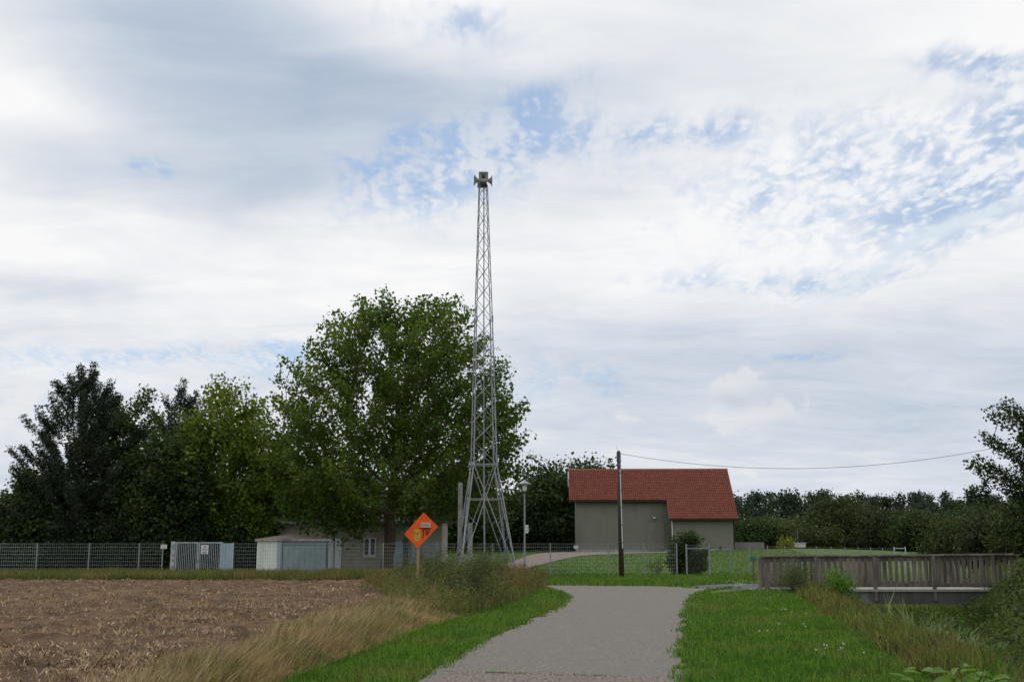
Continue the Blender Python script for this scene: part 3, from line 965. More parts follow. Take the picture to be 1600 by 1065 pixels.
# left group
LG = 'trees behind the left fence'
def lt(name, label, px, top, Y, prof, m, seed, ncl=260, per=80, ls=.25, **k):
    x_, y_ = ground_xy(px, Y)
    h_ = at(px, top, Y).z - H(x_, y_)
    return make_tree(name, label, 'tree', x_, y_, h_, prof, k.pop('tr', .26), ncl, per, ls, m, seed=seed, group=LG, **k)
PINE = [(.12, 4.6), (.30, 5.0), (.45, 4.7), (.60, 4.0), (.75, 3.6), (.83, 2.8), (.90, 1.9), (.96, 1.2), (1.0, .5)]
lt('pine_tree', 'tallest dark pine at the left end of the trees behind the fence', 125, 583, 83, PINE, M['needle'], 21, 290, 190, .26, aspect=.3, sig=(.50, .17), upw=.9, trunk_to=.95, lobes=.38, shell=.3, first=.12, persp=.1)
lt('pine_tree', 'smaller dark pine whose tip shows between the green trees on the left', 278, 606, 92, [(.2, 3.0), (.5, 2.8), (.7, 2.2), (.85, 1.9), (.95, 1.2), (1.0, .5)], M['needle'], 22, 150, 170, .26, aspect=.3, sig=(.45, .17), upw=.9, trunk_to=.95, lobes=.3, persp=.1)
lt('broadleaf_tree', 'dark green broadleaf tree between the two pines on the left', 205, 614, 86, [(.05, 3.5), (.2, 5.0), (.45, 4.6), (.7, 3.6), (.88, 2.3), (1, .6)], M['leaf_green2'], 23, 330, 90, .25, aspect=.7)
lt('oak_tree', 'yellow green oak rising above the gate and the white shed', 350, 606, 84, [(.10, 2.6), (.25, 3.6), (.5, 3.9), (.7, 3.5), (.85, 2.6), (.95, 1.5), (1.0, .5)], M['leaf_oak'], 24, 300, 85, .25, aspect=.7, upw=1.0, sig=(.6, .34), lobes=.3)
lt('oak_tree', 'short yellow green oak right of the taller one, touching the big crown', 424, 684, 82, [(.15, 2.0), (.3, 3.0), (.6, 2.9), (.85, 1.8), (1.0, .5)], M['leaf_oak'], 25, 170, 85, .25, aspect=.7, upw=.8, tr=.18)
lt('broadleaf_tree', 'low dark tree in front of the tall pine, near the left edge', 66, 735, 82, [(.05, 2.4), (.3, 2.7), (.6, 2.2), (.85, 1.3), (1, .4)], M['leaf_dark'], 26, 230, 85, .25, aspect=.7, tr=.18)
lt('broadleaf_tree', 'dark broadleaf tree filling the gap under the smaller pine', 262, 690, 82, [(.05, 3.0), (.3, 3.6), (.6, 3.0), (.85, 2.0), (1, .5)], M['leaf_dark'], 27, 260, 85, .25, aspect=.7, tr=.2)
lt('broadleaf_tree', 'dark low tree behind the meadow gap left of the mast legs', 690, 752, 112, [(.03, 4.5), (.3, 6.0), (.7, 5.0), (1, 1.2)], M['leaf_dark'], 28, 240, 80, .36, aspect=.7, sig=(.8, .55), tr=.2)
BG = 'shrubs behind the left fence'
for i, (px, top, Y, rw, m, lb) in enumerate(((-6, 830, 81, 1.9, 'leaf_shaded', 'dull green shrub behind the leftmost fence panels'),
        (70, 815, 81, 1.8, 'leaf_shaded', 'dark shrub behind the fence beside a gap of dry grass'),
        (128, 808, 80, 1.9, 'leaf_shaded', 'dense dark shrub at the foot of the tall pine'),
        (203, 812, 80, 2.0, 'leaf_shaded', 'dark shrub behind the fence left of the small white notice'),
        (312, 825, 81, 1.8, 'leaf_shaded', 'shrub in deep shade behind the white gate'),
        (385, 815, 81, 1.8, 'leaf_shaded', 'shrub behind the narrow mesh bay left of the white shed'))):
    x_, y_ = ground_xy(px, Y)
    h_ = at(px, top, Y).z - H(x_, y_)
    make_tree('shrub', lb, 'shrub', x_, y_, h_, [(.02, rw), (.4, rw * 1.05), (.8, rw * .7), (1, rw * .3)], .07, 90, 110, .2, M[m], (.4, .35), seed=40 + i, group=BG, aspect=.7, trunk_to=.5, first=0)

# trees behind the mast and the barn
RG = 'trees behind the barn'
def rt(label, px, top, Y, rw, m, seed, ncl=200, per=70, ls=.4, name='broadleaf_tree', prof=None, group=RG, sig=(.9, .6), cat='tree'):
    x_, y_ = ground_xy(px, Y)
    h_ = at(px, top, Y).z - H(x_, y_)
    pf = prof or [(.02, .75), (.2, 1.0), (.5, 1.0), (.75, .8), (.92, .5), (1, .15)]
    return make_tree(name, label, cat, x_, y_, h_, [(a, b * rw) for a, b in pf], .2, ncl, per, ls, M[m], sig, seed=seed, group=group, aspect=.7)
rt('dark round tree left of the barn, behind the lamp post', 862, 738, 128, 4.6, 'leaf_dark', 61, 260, 90)
rt('tree whose top shows above the left end of the red roof', 925, 727, 132, 3.6, 'leaf_dark', 62, 150, 80)
rt('dark tree behind the lattice mast legs', 800, 775, 135, 5.0, 'leaf_dark', 63, 200, 80)
rt('dark tree behind the mast seen through its left bracing', 745, 770, 128, 4.6, 'leaf_dark', 64, 200, 80)
rt('dark tree behind the small house roof, under the big crown', 640, 765, 120, 5.0, 'leaf_dark', 65, 200, 80)
rt('dark tree beyond the long grey house, left part', 560, 750, 118, 5.4, 'leaf_dark', 66, 200, 80)
rt('dark tree beyond the white shed roof', 470, 740, 112, 5.0, 'leaf_dark', 67, 200, 80)
MG = 'trees between the barn and the bridge end'
rt('dark shrub just right of the barn corner', 1172, 822, 150, 2.6, 'leaf_dark', 71, 110, 120, .27, group=MG)
rt('bright green round bush right of the white garden shed dome', 1217, 820, 150, 2.6, 'leaf_mid', 72, 120, 130, .27, group=MG)
rt('large olive green round tree in front of the wood', 1310, 790, 140, 4.0, 'leaf_olive', 73, 300, 170, .27, group=MG)
rt('grey green tree right of the olive round tree', 1385, 808, 132, 3.2, 'leaf_greyd', 74, 230, 160, .27, group=MG)
rt('dull green tree above the middle of the bridge rail', 1440, 812, 126, 3.2, 'leaf_dark', 75, 220, 150, .27, group=MG)
rt('low olive bush over the bridge rail', 1490, 826, 112, 2.6, 'leaf_olive', 76, 140, 130, .25, group=MG)
rt('broad green tree left of the right edge thicket', 1530, 806, 118, 3.0, 'leaf_dark', 77, 220, 150, .25, group=MG)
rt('pale leafed shrub at the right of the bridge rail', 1560, 802, 80, 2.6, 'leaf_greyd', 78, 240, 110, .22, group=MG, sig=(.45, .35))
rt('green shrub at the right edge behind the bridge', 1615, 790, 74, 2.6, 'leaf_olive', 79, 240, 110, .22, group=MG, sig=(.45, .35))
rt('small dark bush left of the olive round tree', 1270, 835, 128, 1.8, 'leaf_olive', 80, 70, 120, .25, group=MG, name='bush', cat='bush')
rt('yellow flowering bush by the far fence', 1222, 843, 122, .8, 'leaf_yellow', 81, 22, 50, .16, group=None, name='flowering_bush', cat='bush', sig=(.3, .25))

# tree reaching in at the right edge
x_, y_ = ground_xy(1648, 44)
h_ = at(1640, 600, 44).z - H(x_, y_)
ex = []
for px, py, dd in ((1560, 655, 0), (1575, 648, .5), (1590, 660, 0), (1600, 690, 0), (1550, 690, 0), (1562, 700, -.3), (1580, 705, 0), (1595, 720, 0),
                   (1530, 735, 0), (1545, 728, .3), (1560, 738, 0), (1578, 750, 0), (1590, 760, .5), (1600, 780, 0), (1570, 765, 0), (1585, 640, .6), (1600, 650, 0)):
    p = at(px, py, 44 + dd)
    ex.append((p.x - x_, dd, p.z - H(x_, y_)))
make_tree('broadleaf_tree', 'dark tree with ragged branches reaching in at the right edge of the picture', 'tree', x_, y_, h_,
          [(.1, 1.2), (.25, 1.7), (.45, 1.6), (.6, 1.3), (.75, 1.2), (.9, .9), (1.0, .4)], .16, 200, 170, .12, M['leaf_dark'], (.28, .16), seed=91, extra=ex, aspect=.7, shell=.5, lobes=.3)
TG = 'thicket bushes on the right ditch bank'
for i, (px, top, Y, rw, m, lb) in enumerate(((1622, 882, 40, 1.15, 'leaf_grey', 'fine leafed bush hiding the right end of the bridge railing'),
        (1622, 905, 30, 1.1, 'leaf_grey', 'grey green bush on the ditch bank below the bridge end'),
        (1628, 930, 23, 1.1, 'leaf_mid', 'bush at the right edge halfway down the ditch bank'),
        (1640, 975, 18, .9, 'leaf_grey', 'lowest bush at the right edge of the picture'))):
    x_, y_ = ground_xy(px, Y)
    h_ = at(px, top, Y).z - H(x_, y_)
    make_tree('thicket_bush', lb, 'bush', x_, y_, h_, [(.02, rw), (.4, rw * 1.05), (.8, rw * .75), (1, rw * .35)], .04, 110, 140, .06 + Y * .0014, M[m], (.24, .2), seed=100 + i, group=TG, aspect=.5, trunk_to=.5, first=0)

# shrub behind the fence right of the pole
x_, y_ = ground_xy(1068, 71)
make_tree('hawthorn_shrub', 'dark upright shrub behind the fence, right of the telegraph pole', 'shrub', x_, y_, at(1080, 836, 71).z - H(x_, y_),
          [(.02, .9), (.3, 1.15), (.6, .95), (.85, .7), (1, .25)], .06, 110, 90, .13, M['leaf_dark'], (.24, .15), seed=121, aspect=.6, lobes=.45, trunk_to=.6, first=0, upw=1.2)
x_, y_ = ground_xy(1023, 71)
make_tree('sapling', 'thin sapling with yellowish leaves left of the dark shrub', 'shrub', x_, y_, at(1023, 868, 71).z - H(x_, y_),
          [(.1, .35), (.4, .55), (.8, .4), (1, .1)], .03, 22, 22, .10, M['leaf_mid'], (.15, .1), seed=122, aspect=.5, trunk_to=.7, first=0)
# shrub in front of the bridge
x_, y_ = ground_xy(1300, 43)
make_tree('leafy_shrub', 'bright leafy shrub growing in front of the bridge railing', 'shrub', x_, y_, at(1300, 893, 43).z - H(x_, y_),
          [(.15, .3), (.4, .45), (.7, .5), (.9, .38), (1, .15)], .03, 60, 26, .11, M['leaf_bright'], (.16, .12), seed=123, aspect=.55, trunk_to=.6, first=0, upw=1.0)
x_, y_ = ground_xy(1228, 43.5)
make_tree('grey_shrub', 'soft grey green weed bush at the left end of the bridge', 'shrub', x_, y_, 1.0,
          [(.05, .45), (.5, .55), (.85, .35), (1, .15)], .03, 60, 50, .07, M['mug_bush'], (.18, .12), seed=124, aspect=.35, trunk_to=.6, first=0, upw=1.0)
# mugwort bushes on the weed bank
WG = 'mugwort bushes on the weed bank'
for i, (px, py, h_, rw, lb) in enumerate(((738, 952, 1.30, .62, 'dark grey green mugwort bush nearest the grass verge, right of the orange sign'),
        (700, 936, 1.30, .62, 'mugwort bush just right of the orange sign post'),
        (672, 925, 1.25, .5, 'mugwort bush directly behind the orange sign post'),
        (640, 920, 1.0, .45, 'small mugwort bush left of the orange sign post'),
        (770, 925, 1.15, .55, 'mugwort bush below the lattice mast'))):
    gx_, gy_ = G(px, py)
    make_tree('mugwort_bush', lb, 'bush', gx_, gy_, h_, [(.02, rw * .8), (.35, rw), (.7, rw * .95), (.92, rw * .6), (1, rw * .3)], .03, 80, 70, .075,
              M['mug_bush'], (.30, .09), seed=130 + i, group=WG, aspect=.3, trunk_to=.6, first=0, upw=2.0, lobes=.35)
# reeds
gx_, gy_ = 10.35, 28.0
n = 520
rx, ry = gx_ + R.randn(n) * .45, gy_ + R.randn(n) * 1.1
o = blades('reed_clump', rx, ry, 1.15 + .55 * R.rand(n), .05 + 0 * rx, M['reed'], .85)
tag(o, 'clump of long arching pale green reeds in the ditch below the bridge', 'reeds', kind='stuff')
rx, ry = 12.6 + R.randn(n) * .9, 35.5 + R.randn(n) * 1.5
o = blades('sedge_patch', rx, ry, .7 + .4 * R.rand(n), .035 + 0 * rx, M['leaf_dark'], .5)
tag(o, 'patch of dark upright sedge in the ditch behind the reeds', 'sedge', kind='stuff')

# big leaves bottom right
def big_leaf_plant():
    Y = 11.2
    t = thing('walnut_shoot', 'young shoot with large glossy green leaves at the bottom right corner', 'plant', (4.4, Y, H(4.4, Y)))
    rs = random.Random(5)
    stems = MB()
    for px, py in ((1448, 1050), (1470, 1052), (1492, 1046), (1515, 1040), (1530, 1050), (1548, 1056), (1482, 1058), (1438, 1038), (1505, 1056), (1460, 1060), (1572, 1058), (1520, 1060), (1496, 1062), (1545, 1066), (1425, 1062), (1590, 1068)) * 2:
        p = at(px + rs.uniform(-9, 9), py + rs.uniform(-6, 10), Y + rs.uniform(-.35, .35))
        base = Vector((4.35 + rs.uniform(-.1, .1), Y, H(4.4, Y)))
        midp = (base + p) / 2 + Vector((0, 0, .1))
        stems.tube(base, midp, .008, .006, 5).tube(midp, p, .006, .003, 5)
        a = rs.uniform(0, 6.28)
        d = Vector((math.cos(a), math.sin(a) * .6 - .3, rs.uniform(-.35, .55))).normalized()
        s = d.cross(Vector((rs.uniform(-.4, .4), rs.uniform(-.8, .1), 1))).normalized()
        nn = s.cross(d).normalized()
        Ln, W = rs.uniform(.13, .21), rs.uniform(.035, .055)
        vs = []
        pr_ = [(0, .02), (.15, .7), (.35, 1.0), (.6, .85), (.82, .45), (1.0, .02)]
        for q, ww in pr_:
            c = p + d * (Ln * q) - nn * (.25 * Ln * q * q)
            vs += [c - s * W * ww + nn * W * .35 * ww, c, c + s * W * ww + nn * W * .35 * ww]
        fs = []
        for k_ in range(len(pr_) - 1):
            b = k_ * 3
            fs += [(b, b + 1, b + 4, b + 3), (b + 1, b + 2, b + 5, b + 4)]
        MB().add(vs, fs).build('leaf', M['leaf_bright'], t, smooth=True)
    stems.build('stems', M['leaf_mid'], t)
big_leaf_plant()

# far wood
def far_wood():
    pts, rs = [], np.random.RandomState(77)
    segs = []
    for row, (Y0, base) in enumerate(((262, 12.4), (277, 13.4), (292, 14.2))):
        for xx in np.arange(-150, 165, 3.9):
            x_ = xx + rs.uniform(-2, 2); y_ = Y0 + rs.uniform(-5, 5)
            px = 800 + x_ / y_ * F
            con = rs.rand() < (.75 if px > 1480 or px < 1280 else .35)
            h_ = base * (.96 + .07 * rs.rand()) + .5 * math.sin(px / 90.)
            if px < 820: h_ *= .92
            ncl = 34
            if con:
                t = rs.rand(ncl)
                rr = (3.0 * (1 - t) + .3)
                zz = h_ * (.15 + .9 * t)
            else:
                t = rs.rand(ncl)
                rr = 3.6 * np.sqrt(np.clip(1 - (t * 1.25 - .35) ** 2 * 1.1, .05, 1))
                zz = h_ * (.08 + .9 * t)
            a = rs.rand(ncl) * 6.28
            q = rs.rand(ncl) ** .35
            c = np.stack([x_ + np.cos(a) * rr * q, y_ + np.sin(a) * rr * q, zz], 1)
            per = 42
            p = c[:, None] + rs.randn(ncl, per, 3) * np.array([.7, .7, .55])
            pts.append(p.reshape(-1, 3))
    p = np.concatenate(pts)
    p[:, 2] = np.maximum(p[:, 2], .2)
    return tag(leaves('far_wood', p, np.full(len(p), .55), M['forest'], .75, updir=.3), kind='stuff')
far_wood()
# a few pointed spruces standing clear of the wood
for i, (px, top, lb) in enumerate(((1535, 762, 'pointed spruce standing out of the wood near the right edge, the larger of two'), (1513, 768, 'slender spruce tip left of the larger spruce in the wood'))):
    x_, y_ = ground_xy(px, 240)
    make_tree('spruce_tree', lb, 'tree', x_, y_, at(px, top, 240).z, [(.1, 4.0), (.5, 2.8), (.8, 1.3), (1, .2)], .2, 120, 40, .7, M['forest'], (.6, .4), seed=150 + i, aspect=.5, trunk_to=.95, persp=.1)

# ------------------------------------------------------------------ fences
FY = 68.5
def fx(px, Y=FY): return (px - 800) / F * Y

def wire_panel(parent, p0, p1, h, m, sv=.125, sh=.21, r=.0045, z0=.06):
    mb = MB()
    p0, p1 = Vector(p0), Vector(p1)
    d = p1 - p0
    Ln = d.length
    nv = max(2, int(Ln / sv))
    for k in range(nv + 1):
        q = p0 + d * (k / nv)
        mb.tube((q.x, q.y, q.z + z0), (q.x, q.y, q.z + h), r, n=3, caps=False)
    nh = int(h / sh)
    for k in range(nh + 1):
        zz = z0 + (h - z0) * k / nh
        mb.tube((p0.x, p0.y - .006, p0.z + zz), (p1.x, p1.y - .006, p1.z + zz), r * 1.1, n=3, caps=False)
    return mb.build('wire_panel', m, parent)

def mesh_fence(name, label, pxs, group=None, h=1.9, m='wire', post='steel', Y=FY):
    t = thing(name, label, 'fence', (fx(pxs[0], Y), Y, 0), group)
    for k, px in enumerate(pxs):
        x_ = fx(px, Y)
        z_ = H(x_, Y)
        MB().box((x_, Y, z_ + h / 2 + .01), (.07, .05, h + .04)).build('post', M[post], t)
        if k:
            xp = fx(pxs[k - 1], Y)
            wire_panel(t, (xp, Y - .03, H(xp, Y)), (x_, Y - .03, z_), h, M[m], r=.0075 if pxs[k] < 100 else .0045)
    return t
fl_left = mesh_fence('mesh_fence', 'welded wire mesh fence before the dark trees on the left, ending by the gate', [-70, 7, 70, 150, 227, 263])
fl_mid = mesh_fence('mesh_fence', 'long grey welded mesh fence from the sheet panel past the mast to the dark shrub', [371, 445, 523, 602, 685, 770, 859, 948, 1003, 1053], post='steel')
# chain-link fence going back to the right
def chain_fence():
    t = thing('chain_link_fence', 'thin chain link fence with pale posts receding behind the bridge railing', 'fence', (fx(1068), FY, 0))
    n = 13
    pts = []
    a = np.array([fx(1068), FY]); b0 = np.array([fx(1103), FY])
    pts.append(a); pts.append(b0)
    for k in range(1, n):
        q = b0 + (FB - b0) * k / (n - 1)
        pts.append(q)
    for k, q in enumerate(pts):
        z_ = H(q[0], q[1])
        hh = 1.88 - .018 * k
        MB().tube((q[0], q[1], z_ - .1), (q[0], q[1], z_ + hh), .035 if k > 1 else .055, n=6).build('post', M['steel'] if k > 2 else M['steel_dull'], t)
        if k:
            p = pts[k - 1]
            mb = MB()
            zp = H(p[0], p[1])
            L_ = math.hypot(*(q - p))
            nv = 16
            A = Vector((p[0], p[1], zp + .06)); B = Vector((q[0], q[1], z_ + .06))
            hp = hh - .12
            for i in range(-7, nv):
                # diagonals both ways
                for s in (0, 1):
                    u0, u1 = i / nv, (i + 7) / nv
                    z0_, z1_ = (0, hp) if s == 0 else (hp, 0)
                    c0, c1 = max(u0, 0), min(u1, 1)
                    if c1 <= c0: continue
                    za = z0_ + (z1_ - z0_) * (c0 - u0) / (u1 - u0); zb = z0_ + (z1_ - z0_) * (c1 - u0) / (u1 - u0)
                    mb.tube(A.lerp(B, c0) + Vector((0, 0, za)), A.lerp(B, c1) + Vector((0, 0, zb)), .0028, n=3, caps=False)
            mb.tube(A + Vector((0, 0, hp)), B + Vector((0, 0, hp)), .006, n=4)
            mb.build('wire_panel', M['wire_green'], t)
    # gate rail near the shrub
    MB().tube((pts[0][0], pts[0][1], H(*pts[0]) + 1.62), (pts[1][0], pts[1][1], H(*pts[1]) + 1.62), .03, n=6).build('top_rail', M['steel_dull'], t)
    # frame at the far end
    q = pts[-1]; z_ = H(q[0], q[1])
    for zz in (.35, 1.1, 1.6):
        MB().box((q[0] + .45, q[1], z_ + zz), (.9, .05, .07)).build('end_rail', M['white_steel'], t)
    for xx in (0, .9):
        MB().box((q[0] + xx, q[1] - .05, z_ + .85), (.09, .05, 1.75)).build('end_post', M['white_steel'], t)
chain_fence()

# garden fence far behind the barn with grey boards
t = thing('board_fence', 'low grey board fence right of the barn behind the chain link', 'fence', (20, 116, H(20, 116)))
bmx0, bmx1 = (1143 - 800) / F * 116, (1188 - 800) / F * 116
nb = 12
zb = H((bmx0 + bmx1) / 2, 116)
for k in range(nb):
    xx = bmx0 + (bmx1 - bmx0) * (k + .5) / nb
    MB().box((xx, 116 + .01 * (k % 2), zb + .33), ((bmx1 - bmx0) / nb - .01, .03, .95)).build('board', M['barn_door'], t)
# small pale things behind it
def dome():
    p = at(1176, 855, 121)
    t = thing('tarpaulin_cone', 'small white pointed cover showing above the grey board fence', 'cover', (p.x, 121, H(p.x, 121)))
    z0 = H(p.x, 121)
    mb = MB()
    mb.lathe((p.x, 121, z0), [(.5, 0), (.5, at(1176, 853, 121).z - z0), (.8, at(1176, 853, 121).z - z0 + .01), (.45, at(1176, 850.5, 121).z - z0), (.04, at(1176, 848.5, 121).z - z0)], 12)
    mb.build('cover', M['petal'], t, smooth=True)
    MB().tube((p.x, 121, z0), (p.x, 121, at(1176, 847.8, 121).z), .02).build('pole', M['steel'], t)
dome()
p = at(1250, 850, 124)
t = thing('garden_trailer', 'small white box trailer far off left of the olive tree', 'trailer', (p.x, 124, H(p.x, 124)))
z0 = H(p.x, 124)
zt = at(1250, 848, 124).z
MB().box((p.x, 124, (z0 + .45 + zt) / 2), (.85, 1.4, zt - z0 - .45)).build('box_body', M['white_paint'], t, bevel=.03)
MB().box((p.x, 124, zt + .02), (1.0, 1.6, .06)).build('lid', M['white_paint'], t)
for s in (-1, 1):
    MB().tube((p.x + s * .42, 124, z0 + .3), (p.x + s * .5, 124, z0 + .3), .3, n=14).build('wheel', M['black'], t)
p = at(1246, 828, 126)
t = thing('thin_mast', 'thin grey pole standing beside the small white trailer', 'pole', (p.x, 126, H(p.x, 126)))
MB().tube((p.x, 126, H(p.x, 126)), (p.x, 126, p.z), .035, .02).build('pole', M['steel_dull'], t)
MB().tube((p.x, 126, H(p.x, 126)), (p.x, 126, H(p.x, 126) + .3), .06).build('base_sleeve', M['steel_dark'], t)

# ------------------------------------------------------------------ gate group
def gate():
    Y = FY - .1
    z = 0.0
    t = thing('double_gate', 'white steel double gate with vertical bars between the left fence and the blue panel', 'gate', (fx(276, Y), Y, 0))
    h = 2.02
    MB().box((fx(279, Y), Y, h / 2), (.24, .14, h)).build('gate_post', M['white_steel'], t, bevel=.01)['label'] = 'gate post with rusty orange stains'
    for zz, hh in ((.55, .16), (.95, .12), (1.25, .10)):
        MB().box((fx(280, Y), Y - .074, zz), (.11, .006, hh)).build('rust_patch', M['rust'], t)
    MB().box((fx(279.5, Y), Y - .075, 1.72), (.16, .008, .30)).build('notice', M['steel_dull'], t)
    def leafg(a, b, nbars):
        x0, x1 = fx(a, Y), fx(b, Y)
        for zz in (.18, h - .06):
            MB().box(((x0 + x1) / 2, Y, zz), (x1 - x0 - .1, .04, .06)).build('rail', M['white_steel'], t)
        for xx in (x0 + .03, x1 - .03):
            MB().box((xx, Y, h / 2 + .05), (.055, .06, h - .14)).build('stile', M['white_steel'], t)
        for k in range(nbars):
            xx = x0 + .12 + (x1 - x0 - .24) * k / (nbars - 1)
            MB().box((xx, Y + .0, h / 2 + .06), (.024, .03, h - .3)).build('bar', M['white_steel'], t)
    leafg(283, 317.5, 11)
    leafg(318.5, 353, 11)
    MB().box((fx(318, Y), Y - .06, .95), (.12, .05, .16)).build('lock', M['steel_dull'], t)
    x_ = fx(328, Y)
    s = MB().box((x_, Y - .05, 1.57), (.42, .015, .52)).build('notice_board', M['signwhite'], t)
    mb = MB()
    for k, (ww, zz) in enumerate(((.12, 1.77), (.20, 1.70), (.30, 1.60), (.26, 1.53), (.30, 1.42), (.22, 1.36))):
        mb.box((x_, Y - .0605, zz), (ww, .004, .035))
    mb.build('print', M['grey_ink'], s)
    t2 = thing('sheet_panel', 'tall pale blue steel sheet panel at the right side of the white gate', 'panel', (fx(362, Y), Y, 0))
    x0, x1 = fx(355, Y), fx(370, Y)
    for k in range(3):
        xx = x0 + (x1 - x0) * (k + .5) / 3
        MB().box((xx, Y + .01 * (k % 2), .98), ((x1 - x0) / 3 - .012, .03, 1.9)).build('sheet', M['panel_blue'], t2)
    MB().box((x0 - .035, Y, 1.0), (.06, .08, 2.0)).build('post', M['white_steel'], t2)
    MB().box((x1 + .04, Y, .98), (.07, .08, 1.96)).build('post', M['white_steel'], t2)
M['rust'] = material('rusty_paint', (.36, .13, .05), (.25, .10, .05), 9, .9)
gate()
def small_sign(name, label, px, py, w_, h_, Y, post=False, lines=2, mat='signwhite'):
    p = at(px, py, Y)
    t = thing(name, label, 'sign', (p.x, Y, p.z - h_ / 2))
    b = MB().box(p, (w_, .015, h_)).build('plate', M[mat], t)
    mb = MB()
    for k in range(lines):
        mb.box((p.x, Y - .0095, p.z + h_ * (.22 - .44 * k / max(1, lines - 1))), (w_ * .7, .003, h_ * .1))
    mb.build('print', M['grey_ink'], b)
    for s in (-.35, .35):
        MB().box((p.x + s * w_, Y - .0085, p.z + h_ * .4), (.02, .006, .02)).build('screw', M['steel_dark'], b)
    return t
small_sign('notice', 'small white notice wired to the left fence near the gate', 256, 853.5, .36, .24, FY - .08)
small_sign('notice', 'small white notice on the mesh fence in front of the left barn corner', 900, 854, .26, .18, FY - .08)

# ------------------------------------------------------------------ shed
def shed():
    ang = math.radians(33)
    c0 = Vector((fx(439, 71), 71, H(fx(439, 71), 71)))        # nearest corner
    ur = Vector((math.cos(ang), math.sin(ang), 0))      # along right face
    ul = Vector((-math.sin(ang), math.cos(ang), 0))     # along left face
    A, B = 3.35, 3.3
    h = at(439, 845, 71).z - c0.z
    t = thing('garden_shed', 'white and grey sheet metal shed with low brown hipped roof behind the mesh fence', 'shed', c0)
    rot = Matrix.Rotation(ang, 4, 'Z').to_3x3()
    # left face: narrow vertical boards
    n = 16
    for k in range(n):
        q = c0 + ul * (B * (k + .5) / n)
        MB().box(q + Vector((0, 0, h / 2)) - ur * (.012 * (k % 2)), (.05, B / n - .022, h), rot).build('board', M['cladding'], t)
    MB().box(c0 + ul * (B / 2) + ur * .05 + Vector((0, 0, h / 2)), (.05, B - .05, h - .02), rot).build('wall', M['shed_door'], t)
    # right face: frame, recessed door, panels
    MB().box(c0 + ur * .16 + Vector((0, 0, h / 2)), (.30, .06, h), rot).build('corner_panel', M['panel_blue'], t)
    MB().box(c0 + ur * .335 + ul * .03 + Vector((0, 0, h / 2)), (.05, .05, h), rot).build('joint', M['black'], t)
    MB().box(c0 + ur * ((A - .1 + .36) / 2) + ul * .0 + Vector((0, 0, h - .1)), (A - .1 - .36, .06, .2), rot).build('lintel', M['shed_door'], t)
    nn = 8
    for k in range(nn):
        xx = .38 + (A - .5) * (k + .5) / nn
        MB().box(c0 + ur * xx + ul * .035 + Vector((0, 0, (h - .2) / 2)), ((A - .5) / nn - .012, .03, h - .21), rot).build('door_panel', M['shed_door'], t)
    MB().box(c0 + ur * (A - .06) + Vector((0, 0, h / 2)), (.10, .07, h), rot).build('corner_post', M['steel_dark'], t)
    # back walls
    MB().box(c0 + ur * (A / 2) + ul * B + Vector((0, 0, h / 2)), (A, .05, h), rot).build('wall', M['cladding'], t)
    MB().box(c0 + ur * A + ul * (B / 2) + Vector((0, 0, h / 2)), (.05, B - .06, h), rot).build('wall', M['shed_door'], t)
    # hipped roof
    e = .16
    cs = [c0 - ur * e - ul * e, c0 + ur * (A + e) - ul * e, c0 + ur * (A + e) + ul * (B + e), c0 - ur * e + ul * (B + e)]
    z1 = Vector((0, 0, h + .01)); z2 = Vector((0, 0, h + .15))
    apex = c0 + ur * (A / 2) + ul * (B / 2) + Vector((0, 0, h + .50))
    rf = MB().add([q + z1 for q in cs] + [q + z2 for q in cs], [(0, 3, 2, 1), (0, 1, 5, 4), (1, 2, 6, 5), (2, 3, 7, 6), (3, 0, 4, 7)]).build('fascia', M['concrete'], t)
    cz = [q + z2 + (apex - q).normalized() * 0 for q in cs]
    MB().add([q + Vector((0, 0, .002)) for q in cz] + [apex], [(0, 1, 4), (1, 2, 4), (2, 3, 4), (3, 0, 4), (0, 3, 2, 1)]).build('roof', M['shed_roof'], t)
shed()

